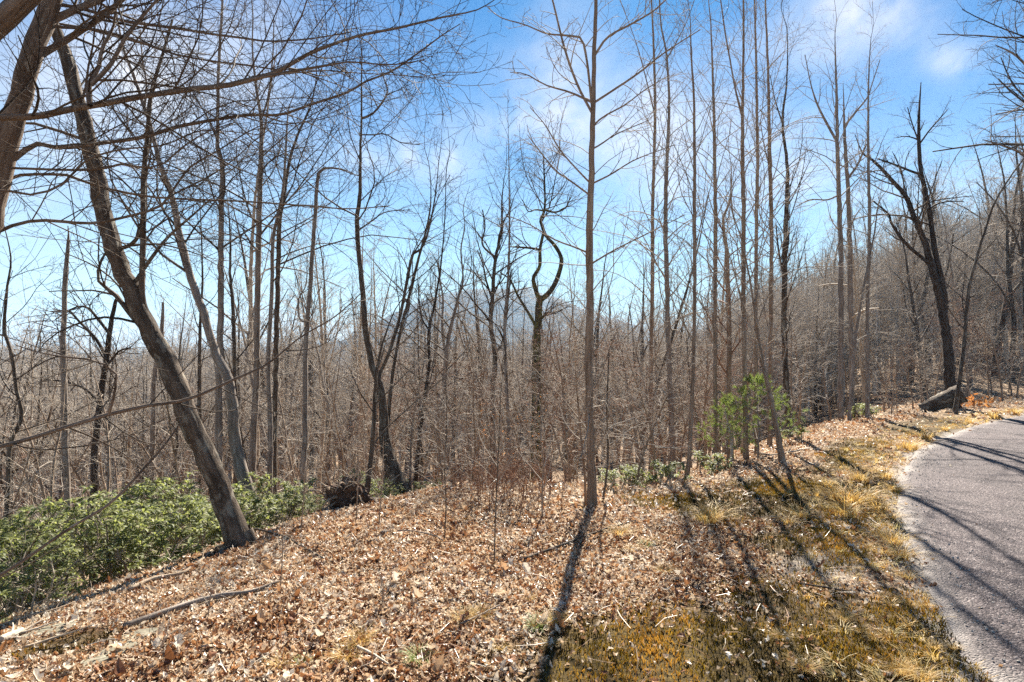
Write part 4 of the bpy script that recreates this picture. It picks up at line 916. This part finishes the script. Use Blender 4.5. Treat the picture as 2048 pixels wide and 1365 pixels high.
for u, v, s_ in ((1265, 1105, .7), (1240, 1075, .7), (1300, 1090, .7), (925, 1245, .6), (960, 1240, .5), (1000, 1300, .5), (1100, 1295, .5), (1110, 1250, .7), (690, 1320, .5), (720, 1290, .5), (1060, 1200, .5), (1330, 1150, .6), (560, 1340, .5)):
    tuft(u, v, tuft_d, 'thin dry grass tuft poking through the fallen leaves in front', 'grass tufts in the leaves', s_)
tuft(1075, 1265, tuft_g, 'light green grass tuft beside the lone tree shadow', None, .9)
tuft(838, 1328, tuft_g, 'bright green grass tuft among fallen leaves at the bottom edge', None, .9)
tuft(1290, 1097, tuft_g, 'small green grass sprout in dry grass right of the lone tree shadow', None, .7)
tuft(603, 1333, tuft_g, 'small green grass sprout at the bottom left of the leaves', None, .5)
# loose dry blades over the verge
V, q, r_ = blade_set(14, .055, .03, 1.3)
def verge_d(x, y):
    rd = poly_sd(ROAD, x, y); d = poly_sd(CREST, x, y)
    return np.clip(1.15 - np.abs(rd - .28) * 2.0 + 1.5 * fb(x * 1.3, y * 1.3, 95), 0, 1) * (rd > .03) * (d < .4) * inview(x, y, .1) + .03 * (x > -.5) * (rd > 0) * (d < 0) * inview(x, y, .1)
x, y = sample(17000, -1, 14, 2.0, 15, verge_d); n = len(x); sc = Scat()
sc.add(V, q, rotm(rng.uniform(0, 6.28, n), rng.normal(0, .2, n), rng.normal(0, .2, n)), np.stack([x, y, H(x, y)], 1), rng.uniform(.5, 1.2, n), np.clip(rng.random(n), 0, .88))
link('dry_grass', sc.mesh('dry_grass', M_GRASS, False), kind='stuff', label='sparse golden dry grass along the verge', category='grass')
# loose gravel at the road edge
oc = np.array([(1, 0, 0), (0, 1, 0), (-1, 0, 0), (0, -1, 0), (.1, .1, .7), (0, 0, -.7)]) * .5
of = np.array([(0, 1, 4), (1, 2, 4), (2, 3, 4), (3, 0, 4), (1, 0, 5), (2, 1, 5), (3, 2, 5), (0, 3, 5)])
x, y = sample(16000, 1.2, 7, 2.0, 9, lambda x, y: (np.clip(grit_w(x, y) - .25, 0, 1) * .8 + .12 * np.exp(-np.abs(poly_sd(ROAD, x, y)) * 4)) * inview(x, y, .1)); n = len(x)
sc = Scat(); rdv = poly_sd(ROAD, x, y); sc.add(oc * np.array([1, .8, .7]), of, rotm(rng.uniform(0, 6.28, n), rng.uniform(0, 6, n), rng.uniform(0, 6, n)), np.stack([x, y, np.maximum(H(x, y), np.where(rdv < -.05, .012, -9)) + .004], 1), rng.uniform(.006, .022, n), rng.random(n))
link('gravel', sc.mesh('gravel', M_GRIT, False), kind='stuff', label='loose pale gravel spilling from the road edge', category='gravel')

# ------------------------------------------------------------------ evergreen shrubs
rl = leaf_shape([.03, .24, .30, .20, .03], -.5, .35)
def rhodo(nstem, h, wd, nros):
    tb = Tubes(); tips = []
    for k in range(nstem):
        a = rng.uniform(0, 6.28); P = np.zeros((7, 3)); d = np.array([.5 * math.cos(a), .5 * math.sin(a), 1.0]); P[0] = (.12 * math.cos(a), .12 * math.sin(a), -.1)
        for j in range(1, 7):
            d = d + rng.normal(0, .22, 3); d /= np.linalg.norm(d); P[j] = P[j - 1] + d * np.array([wd, wd, h]) / 6 * 1.1
        rr = np.linspace(.016, .006, 7)[None]; tb.add(P, rr[0], 5)
        A, a_ = grow(P[None], rr, 7, .3, 1, (25, 60), lambda t, pl: pl * .45 * (1.2 - .5 * t), 5, .6, .003, .05, .15); tb.add(A, a_, 4)
        B, b_ = grow(A, a_, 5, .3, 1, (25, 60), lambda t, pl: pl * .45, 4, .6, .002, .06, .15); tb.add(B, b_, 3)
        tips += [A[:, -1], B[:, -1]]
    tips = np.concatenate(tips); tips = tips[tips[:, 2] > h * .12]; rng.shuffle(tips); tips = tips[:nros]
    sc = Scat(); V, Fc = rl; V = V + np.array([0, .5, 0])
    nl = 9; pos = np.repeat(tips, nl, 0); n = len(pos)
    yaw = np.tile(np.arange(nl) * 2.4, len(tips)) + rng.normal(0, .3, n); pitch = np.tile(np.linspace(-.35, .75, nl), len(tips)) + rng.normal(0, .22, n)
    sc.add(V, Fc, rotm(yaw, pitch, rng.normal(0, .25, n)), pos, rng.uniform(.05, .095, n), np.clip(rng.normal(.5, .25, n), 0, 1))
    return tb.mesh('stem', TW['brown']), sc.mesh('foliage', M_RHODO, True)
RH = [rhodo(8, .85, .75, 170), rhodo(9, .66, .85, 190), rhodo(6, 1.05, .6, 140)]
RS = [rhodo(4, .45, .35, 60), rhodo(3, .5, .3, 45)]
def shrub(kind, pos, s_, lab, grp=None):
    o = thing('evergreen_shrub', lab, 'shrub', pos, grp, rng.uniform(0, 6.28)); o.scale = (s_, s_, s_ * .84)
    a, b = kind; link('stem', a, o); link('foliage', b, o)
def beyond(u, depth):
    x = (u - 1024) / F * depth; return (x, depth, float(H(x, depth)))
BANK = 'evergreen shrubs below the leaning trees'
for u, d, s_, lab in ((20, 4.3, .8, 'front evergreen shrub at the left edge of the bank of shrubs'), (110, 4.6, .85, 'evergreen shrub in front of the branchless grey snag'), (200, 4.75, .85, 'evergreen shrub at the bank rim in front of the crooked black tree'),
                      (290, 4.9, .9, 'evergreen shrub at the bank rim in front of the short jagged snag'), (370, 5.3, .95, 'evergreen shrub just left of the leaning trunk foot'), (420, 5.9, .95, 'evergreen shrub pressed against the foot of the thick leaning tree'),
                      (60, 5.3, 1.0, 'evergreen shrub behind the front one, left of the branchless snag'), (170, 5.6, 1.0, 'evergreen shrub between the branchless snag and the crooked black tree'), (270, 6.0, 1.05, 'tall evergreen shrub right of the crooked black tree'),
                      (-60, 4.6, .9, 'evergreen shrub cut off by the left picture edge, front one'), (350, 6.6, 1.1, 'evergreen shrub behind the thick leaning trunk on its left'), (470, 6.4, .9, 'evergreen shrub between the leaning trunk and the pale tan tree'),
                      (540, 6.4, .75, 'evergreen shrub right of the pale tan tree foot'), (120, 6.6, 1.1, 'evergreen shrub at the back of the bank around the branchless snag'), (-40, 6.2, 1.1, 'evergreen shrub cut off by the left picture edge, rear one'),
                      (30, 3.75, .6, 'lowest nearest evergreen shrub at the left edge above the slabs'), (570, 7.0, .6, 'last evergreen shrub of the bank, towards the overturned stump')):
    shrub(RH[rng.integers(3)], beyond(u, d), s_, lab, BANK)
for u, d, s_, lab in ((705, 6.9, .55, 'bright green broadleaf shrub just behind the overturned stump'), (745, 7.4, .55, 'evergreen shrub at the foot of the tree with swollen base'),
                      (830, 7.9, .45, 'low evergreen shrub right of the swollen tree base'), (880, 8.3, .4, 'small dark evergreen shrub at the rim of the leafy bank, left of centre'),
                      (650, 6.8, .45, 'evergreen shrub left of the overturned stump')):
    shrub(RH[rng.integers(3)], beyond(u, d), s_, lab)
for u, d, s_, lab in ((1228, 6.5, .6, 'small yellow green shrub right behind the lone slim tree'), (1250, 6.9, .65, 'small evergreen shrub between the lone tree and the leaning stem'), (1290, 7.2, .7, 'small evergreen shrub behind the leaning stem on the crest'), (1320, 7.0, .85, 'taller small evergreen between the two slim crest trees'),
                      (1412, 7.8, .8, 'small evergreen shrub left of the white dead stem'), (1592, 8.6, .6, 'low dark shrub with broad glossy leaves right of the young pine'), (1715, 13.2, .9, 'pale green shrub under the double-headed tree'), (1745, 13.0, .7, 'little pale green shrub under the spire-topped tree')):
    p = ground_at(u, 958) if u < 1260 else None
    shrub(RS[rng.integers(2)], beyond(u, d) if u != 1592 else ground_at(1592, 885), s_, lab)

# young pine
def pine():
    tb = Tubes(); h = 1.75; P = np.array([(0, 0, -.1), (.02, 0, .5), (0, .02, 1.1), (.01, 0, h)]); P = smooth_path(P, 12); rr = np.linspace(.02, .005, 12); tb.add(P, rr, 7)
    tips = []
    for k, z in enumerate((.42, .7, .98, 1.25, 1.5)):
        L1 = (.85, .85, .66, .42, .2)[k]
        for j in range(6):
            a = j * 1.047 + k * .5 + rng.normal(0, .2); b0 = np.array([0, 0, z]); d = np.array([math.cos(a), math.sin(a), .25]); Q = np.array([b0 + d * L1 * t + np.array([0, 0, .12 * t * t]) + rng.normal(0, .012, 3) for t in np.linspace(0, 1, 6)])
            q_ = np.linspace(.008, .003, 6); tb.add(Q, q_, 4)
            A, a_ = grow(Q[None], q_[None], 6, .3, .95, (35, 60), lambda t, pl: pl * .35 * (1.2 - .6 * t), 4, .6, .002, .06, .1); tb.add(A, a_, 3)
            tips += [(p[-1], p[-1] - p[-2]) for p in A] + [(Q[-1], Q[-1] - Q[-2]), (Q[4], Q[4] - Q[3])] + [(p[2], p[2] - p[1]) for p in A]
    tips.append((P[-1], np.array([0, 0, 1.0])))
    nn = 36; V = []
    for p, d in tips:
        d = d / np.linalg.norm(d); dirs = rng.normal(0, .5, (nn, 3)) + d * .9 + np.array([0, 0, .45]); dirs /= np.linalg.norm(dirs, axis=1, keepdims=True)
        s0 = p - d * rng.random((nn, 1)) * .05; e = s0 + dirs * rng.uniform(.06, .10, (nn, 1)); sd = np.cross(dirs, rng.normal(0, 1, (nn, 3))); sd *= .0016 / (np.linalg.norm(sd, axis=1, keepdims=True) + 1e-9)
        V.append(np.stack([s0 - sd, s0 + sd, e], 1).reshape(-1, 3))
    V = np.concatenate(V); Fq = np.arange(len(V)).reshape(-1, 3)
    return tb.mesh('trunk', BK['grey']), build_mesh('foliage', V, [Fq], M_PINE, False, {'rnd': np.repeat(rng.random(len(Fq)), 3)})
pt, pf = pine()
px_ = beyond(1515, 8.3)
o = thing('young_pine', 'young green pine with soft needles among the bare trunks right of centre', 'pine tree', px_); link('trunk', pt, o); link('foliage', pf, o); hz_ = (1.12 - px_[2]) / 1.75; o.scale = (.72, .72, hz_)
px_ = beyond(1455, 8.7)
o = thing('young_pine', 'smaller shorter green pine at the left side of the bigger young pine', 'pine tree', px_, rz=1.3); link('trunk', pt, o); link('foliage', pf, o); hz_ = (.75 - px_[2]) / 1.75; o.scale = (.5, .5, hz_)

# orange leaved beech saplings behind the bank
def beech(seed_):
    tm, tb = Tubes(), Tubes(); P = smooth_path(np.array([(0, 0, -.1), (.03, .0, .6), (.0, .03, 1.2), (.04, 0, 1.9)]) + rng.normal(0, .02, (4, 3)), 12); rr = np.linspace(.014, .003, 12); tm.add(P, rr, 6)
    A, a = grow(P[None], rr[None], 16, .25, .95, (50, 85), lambda t, pl: .6 * (1.1 - .5 * t), 6, .5, .002, .0, .1); tb.add(A, a, 3)
    B, b = grow(A, a, 3, .3, .95, (30, 60), lambda t, pl: pl * .4, 4, .6, .0015, 0, .1); tb.add(B, b, 3)
    tips = np.concatenate([A[:, 3], A[:, 5], B[:, -1], B[:, 2]]); tips = tips[rng.random(len(tips)) < .42]; n = len(tips); V, Fc = leaf_shape(OVAL, .3, .4)
    sc = Scat(); sc.add(V + np.array([0, .5, 0]), Fc, rotm(rng.uniform(0, 6.28, n), rng.normal(-.6, .4, n), rng.normal(0, .4, n)), tips, rng.uniform(.035, .06, n), rng.random(n))
    return tm.mesh('stem', TW['brown']), tb.mesh('crown', TW['brown']), sc.mesh('foliage', M_ORANGE, False)
bm_ = [beech(0), beech(1)]
for u, d, lab in ((965, 7.6, 'leftmost of the little beech saplings with clinging orange leaves behind the bank'), (1005, 7.9, 'little beech sapling with clinging orange leaves in front of the bushy-crowned tree'), (1058, 7.5, 'little beech sapling with clinging orange leaves left of the twisted tree foot')):
    o = thing('beech_sapling', lab, 'sapling', beyond(u, d), rz=rng.uniform(0, 6)); a, b, c = bm_[rng.integers(2)]
    link('stem', a, o); link('crown', b, o); link('foliage', c, o); o.scale = (.62, .62, .62)

# ------------------------------------------------------------------ stems, sticks, stones, log, stump
def stem(name, label, cat, pts, wpx, m_, depth=None, tw=None, spec=None, group=None):
    g = ground_at(*pts[0]) if depth is None else at(*pts[0], depth); D = g[1]
    P = np.array([at(u, v, D) for u, v in pts]); P[0, 2] = float(H(P[0, 0], P[0, 1])) - .03
    Q = smooth_path(P, 22); rr = np.interp(np.linspace(0, 1, 22), np.linspace(0, 1, len(wpx)), wpx) / 2 * D / F
    base = np.array([P[0, 0], P[0, 1], P[0, 2] + .03]); o = thing(name, label, cat, base, group)
    link('stem', Tubes().add(Q, rr, 6, .03).mesh('stem', m_, base), o)
    if spec: tb = Tubes(); crown(tb, Q, rr, spec); link('crown', tb.mesh('crown', TW[tw or 'brown'], base), o)
TWIG = dict(n=9, L=.28, t=(.25, .97), ang=(35, 65), up=.05, n2=3, n3=0, rf=.5, rmin=.0012)
stem('sapling', 'straight dark whip-thin sapling growing in the open leaves left of centre', 'sapling', [(888, 1085), (892, 1010), (889, 930), (894, 850), (892, 760), (902, 680)], [3, 2.6, 2.2, 1.8, 1], BK['dark'], spec=dict(TWIG, n=24, L=.4))
stem('sapling', 'taller whip-thin sapling rooted nearest in the open leaves, left of the lone tree', 'sapling', [(988, 1136), (990, 1060), (994, 960), (998, 880), (1002, 780), (1012, 690)], [3.4, 3, 2.6, 2, 1], BK['dark'], spec=dict(TWIG, n=26, L=.4))
stem('sapling', 'thin sapling close to the lone tree on its left', 'sapling', [(1085, 1040), (1084, 990), (1086, 930), (1080, 860), (1085, 780)], [4, 3.5, 2.5, 1.5], BK['lit'], spec=dict(TWIG, n=14, L=.4))
stem('sapling', 'thin bent sapling beside the foot of the lone tree, on its right', 'sapling', [(1204, 1003), (1212, 960), (1216, 900), (1214, 820), (1218, 700)], [5, 4, 3.5, 2], BK['dark'], spec=dict(TWIG, n=16, L=.5))
stem('sapling', 'stout sapling touching the left side of the lone tree foot', 'sapling', [(1171, 1010), (1170, 960), (1164, 900), (1158, 830), (1150, 740)], [6, 5, 4, 2], BK['lit'], spec=dict(TWIG, n=14, L=.5))
stem('dead_stem', 'bleached white dead stem standing at the edge left of the young pine', 'dead stem', [(1461, 932), (1463, 905), (1462, 880), (1456, 850), (1450, 822), (1452, 812)], [6, 5.5, 5, 4, 2], M_DEAD, spec=None)
for k, (u, v, hgt) in enumerate(((960, 1010, 70), (975, 1025, 95), (990, 1015, 75), (1005, 1030, 110), (1020, 1012, 85), (1035, 1020, 100), (1048, 1005, 80), (1062, 1012, 70), (945, 1030, 80), (1010, 1000, 60), (1030, 990, 60), (985, 995, 60), (1070, 1030, 70), (930, 1015, 60), (1095, 1000, 60), (1120, 1010, 70), (870, 1010, 75), (905, 1040, 60)) + tuple((int(rng.uniform(900, 1110)), int(rng.uniform(965, 1035)), int(rng.uniform(50, 110))) for _ in range(26))):
    stem('shoot', 'thin reddish shoot in the brush left of the lone tree', 'shoot', [(u, v), (u + rng.normal(0, 5), v - hgt * .4), (u + rng.normal(0, 9), v - hgt * .75), (u + rng.normal(0, 15), v - hgt)], [1.9, 1.5, 1.2, .8], TW['red'], spec=dict(n=11, L=.2, t=(.2, .97), ang=(25, 65), up=.05, n2=3, n3=1, rf=.7, rmin=.0011), tw='red', group='reddish shoots in the brush')
for u, v, du, hgt, lab in ((712, 1052, 4, 210, 'thin shoot at the left rim of the bank below the stump'), (757, 1055, 10, 180, 'pair-like thin shoot right of the stump front'), (303, 1339, 34, 92, 'short dark bare twig stuck upright in the leaves at the lower left'), (762, 1220, 4, 60, 'small dark twig upright in the leaves below centre left'), (413, 1250, 10, 100, 'slim bare twig upright beside the long grey stick'), (1178, 1095, -14, 60, 'tiny twig upright at the lone tree shadow'), (560, 1180, 6, 150, 'thin bare shoot rising in leaves right of the evergreen bank'),
                           (600, 1075, 10, 150, 'thin bare shoot on the bank rim behind the arched rods')):
    stem('shoot', lab, 'shoot', [(u, v), (u + du * .5 + 2, v - hgt * .5), (u + du, v - hgt)], [2.6, 2, 1], BK['lit'], spec=dict(n=9, L=.2, t=(.3, .97), ang=(30, 60), up=.06, n2=3, n3=0, rf=.5, rmin=.0012))
for u, v, du, hgt, lab in ((40, 1225, 20, 190, 'thin pale bare stem in front of the shrubs at the far left'), (95, 1205, -30, 150, 'pale bare stem leaning left before the shrubs under the branchless snag'), (165, 1185, 12, 290, 'tall thin bare stem before the shrubs under the crooked black tree'),
                           (182, 1180, -22, 230, 'bare stem leaning left before the shrubs right of the branchless snag'), (255, 1155, 10, 420, 'long whip of bare stem rising through the shrubs to the low limb'), (268, 1150, -14, 260, 'bare stem beside the long whip in the shrubs'), (335, 1122, 30, 160, 'short bare stem at the shrub rim above the arching rod'),
                           (560, 1040, 26, 230, 'bare stem right of the pale tan tree'), (600, 1030, -34, 200, 'bare arching stem between the pale tan tree and the stump'), (640, 1020, 20, 180, 'bare stem left of the overturned stump'), (120, 1200, 60, 170, 'bare stem slanting right before the shrubs at the left')):
    stem('shoot', lab, 'shoot', [(u, v), (u + du * .2 + 3, v - hgt * .35), (u + du * .6, v - hgt * .7), (u + du, v - hgt)], [3.4, 2.8, 2, 1], BK['pale'], spec=dict(n=12, L=.3, t=(.2, .97), ang=(30, 70), up=.03, n2=3, n3=1, rf=.5, rmin=.0013), tw='weathered_hazed')
def stick(label, pts, wpx, m_, lift=0.04, cat='fallen stick'):
    P = []
    for e in pts:
        g = ground_at(e[0], e[1]); P.append((g[0], g[1], g[2] + lift + (e[2] if len(e) > 2 else 0)))
    P = np.array(P); n = 26; Q = smooth_path(P, n); D = P[:, 1].mean()
    rr = np.interp(np.linspace(0, 1, n), np.linspace(0, 1, len(wpx)), wpx) / 2 * D / F
    Q[:, 2] = np.maximum(Q[:, 2], H(Q[:, 0], Q[:, 1]) + rr * .6 + .03)
    base = Q[n // 2] - np.array([0, 0, rr[n // 2]])
    tb = Tubes().add(Q, rr, 7, .04, True); A, a = grow(Q[None], rr[None], 3, .2, .9, (30, 60), lambda t, pl: .18, 5, .4, .0015, .03, .1, planar=.7); tb.add(A, a, 4)
    link('fallen_stick', tb.mesh('fallen_stick', m_, base), None, base, label=label, category=cat)
stick('long grey stick lying slantwise across the leaves at the lower left', [(247, 1266), (344, 1233), (417, 1210), (501, 1196), (557, 1175)], [10, 12, 11, 9, 5], BK['grey'])
stick('pale curved branch lying on the bank above the long grey stick', [(257, 1193), (306, 1170), (365, 1158), (400, 1133), (431, 1104)], [8, 7, 6, 5, 3], BK['pale'])
stick('thin rod arching low over the rim of the bank at the left', [(348, 1126), (400, 1098, .06), (445, 1085, .1), (522, 1078, .05), (574, 1085), (647, 1130)], [5, 5, 4, 3, 3, 2], BK['dark'])
stick('dark stick lying slantwise through the lone tree shadow', [(1049, 1130), (1132, 1099), (1195, 1074), (1271, 1050)], [5, 5, 4, 2], BK['dark'])
stick('bleached little branch at the bottom edge left of centre', [(715, 1311), (746, 1325), (777, 1347)], [6, 5, 4], M_DEAD)
stick('short slim branch lying in leaves left of the lone tree shadow end', [(920, 1266), (960, 1247), (1000, 1227)], [4, 4, 3], BK['grey'])
stick('pale peeled log end in the left corner of the leaves', [(0, 1297), (22, 1287), (45, 1277)], [17, 16, 13], M_DEAD)
stick('thin pale rod low at the left, upper of the two by the slabs', [(0, 1266), (60, 1245), (110, 1232), (150, 1218)], [5, 5, 4, 2], BK['pale'])
stick('thin pale rod low at the left, lower of the two by the slabs', [(50, 1312), (110, 1293), (160, 1275), (190, 1262)], [5, 5, 4, 2], BK['pale'])
stick('dark broken twig lying on the gravelly patch near the road', [(1600, 1180), (1650, 1188), (1700, 1196)], [3, 4, 2], BK['dark'])
stick('thin dead branch lying in leaves beneath the young pine', [(1500, 905), (1540, 916), (1590, 908), (1620, 902)], [3, 3, 3, 2], M_DEAD)
stick('grey curved twig lying in the middle of the open leaves', [(760, 1075), (820, 1072), (870, 1082), (885, 1090)], [3, 3, 3, 2], BK['grey'])
def slab(label, u, v, w_, d_, h_, rz):
    g = ground_at(u, v); n = 14; a = np.arange(n) / n * 2 * np.pi; rad_ = 1 + .16 * rng.standard_normal(n)
    ring = lambda s_, z: np.stack([np.cos(a) * rad_ * s_ * w_ / 2, np.sin(a) * rad_ * s_ * d_ / 2, np.full(n, z) + rng.normal(0, h_ * .06, n)], 1)
    V = np.concatenate([ring(1.0, -h_), ring(1.03, h_ * .5), ring(.93, h_ * .95), ring(.45, h_ * 1.03), [[0, 0, h_]]])
    Fs = [np.array([(k * n + j, k * n + (j + 1) % n, (k + 1) * n + (j + 1) % n, (k + 1) * n + j) for j in range(n)]) for k in range(3)] + [np.array([(3 * n + j, 3 * n + (j + 1) % n, 4 * n) for j in range(n)])]
    o = link('flat_stone', build_mesh('flat_stone', V, Fs, M_STONE, False), None, g + np.array([0, 0, .006]), label=label, category='stone'); o.rotation_euler = (R(4), R(-5), rz)
slab('flat lichened slab beside the lower end of the long grey stick', 268, 1283, .24, .11, .022, .5)
slab('long flat slab half sunk in leaves in front of the lichened one', 228, 1313, .24, .09, .02, .55)
slab('small flat slab by the orange moss at the far left', 100, 1272, .26, .10, .025, .4)
slab('pale flat stone near the bottom edge at the left', 165, 1340, .22, .10, .02, .4)
# log by the road bend
g = ground_at(1862, 822)
a_, b_ = np.array([0, 0, .02]), at(1924, 787, 13.2) - g
a_ = at(1842, 824, 13.6) - g + np.array([0, 0, .05])
ax_ = np.linspace(0, 1, 14)[:, None]; LP = a_ * (1 - ax_) + b_ * ax_
o = thing('fallen_log', 'dark mossy log propped up at the road bend with a black cut end', 'log', g)
lr = np.linspace(.13, .215, 14); link('body', Tubes().add(LP, lr, 20, .05).mesh('body', BK['dark']), o)
d = (b_ - a_) / np.linalg.norm(b_ - a_); e1 = np.cross(d, [0, 0, 1.0]); e1 /= np.linalg.norm(e1); e2 = np.cross(d, e1)
V = [b_ + d * .015]; n = 20
for rr_, off in ((.11, .01), (.21, -.012)):
    for k in range(n): V.append(b_ + d * (off + rng.normal(0, .006)) + rr_ * (math.cos(k / n * 6.283) * e1 + math.sin(k / n * 6.283) * e2))
Fs = [np.array([(0, 1 + k, 1 + (k + 1) % n) for k in range(n)]), np.array([(1 + k, 1 + n + k, 1 + n + (k + 1) % n, 1 + (k + 1) % n) for k in range(n)])]
link('cut_end', build_mesh('cut_end', np.array(V), Fs, M_CUT), o)
# orange leaves by the log
sc = Scat(); n = 60; gx_ = ground_at(1945, 815); V, Fc = leafs[4]
sc.add(V, Fc, rotm(rng.uniform(0, 6.28, n), rng.normal(0, .8, n), rng.normal(0, .8, n)), np.stack([rng.normal(0, .22, n), rng.normal(0, .12, n), np.abs(rng.normal(.08, .1, n)) + .02], 1), rng.uniform(.08, .14, n), rng.random(n))
link('leaf_heap', sc.mesh('leaf_heap', M_ORANGE, False), None, gx_, label='little heap of orange leaves right of the propped log', category='leaf heap')
# overturned stump
g = np.array(beyond(700, 6.15)); o = thing('overturned_stump', 'overturned stump with a dark root plate and tangled bare roots at the bank rim', 'stump', g); o.scale = (.75, .75, .75)
nu, nv = 40, 22; th = np.linspace(0, 2 * np.pi, nu, endpoint=False)[None]; ph = np.linspace(.02, np.pi - .02, nv)[:, None]
ux, uy, uz = np.sin(ph) * np.cos(th), np.sin(ph) * np.sin(th), np.cos(ph) + 0 * th
rr_ = 1 + 1.0 * fb(ux * 2.3 + uz * 1.7 + 9, uy * 2.3 - uz * 1.3, 101, 4) + .55 * np.maximum(0, vnoise(ux * 4 + uz * 3 + 30, uy * 4 + uz * 2, 105) - .55) * 2 + rng.normal(0, .03, ux.shape)
V = np.stack([.30 * rr_ * ux, .15 * rr_ * uy, .14 + .26 * rr_ * uz], 2).reshape(-1, 3)
Fs = np.array([(k * nu + j, k * nu + (j + 1) % nu, (k + 1) * nu + (j + 1) % nu, (k + 1) * nu + j) for k in range(nv - 1) for j in range(nu)])[:, ::-1]
link('root_plate', build_mesh('root_plate', V, [Fs], M_SOIL, False), o)
for k in range(34):
    t_ = rng.uniform(-.3, 3.5); d = np.array([math.cos(t_), rng.uniform(-1.0, .1), math.sin(t_)]); d /= np.linalg.norm(d); Pr = [np.array([d[0] * .20, -.06, .14 + d[2] * .16])]
    for j in range(8):
        d = d + rng.normal(0, .30, 3) + np.array([.02, 0, -.07]); d /= np.linalg.norm(d); Pr.append(Pr[-1] + d * rng.uniform(.035, .075))
    link('root', Tubes().add(smooth_path(np.array(Pr), 18), np.linspace(.016, .003, 18) * rng.uniform(.5, 1.4), 6, .05).mesh('root', BK[('pale', 'dark', 'lit')[k % 3]]), o)
P = smooth_path(np.array([(.05, .1, .10), (.3, .2, .04), (.62, .25, .02), (.95, .2, .0)]), 14)
link('trunk', Tubes().add(P, np.linspace(.08, .05, 14), 12, .05, True).mesh('trunk', BK['dark']), o)
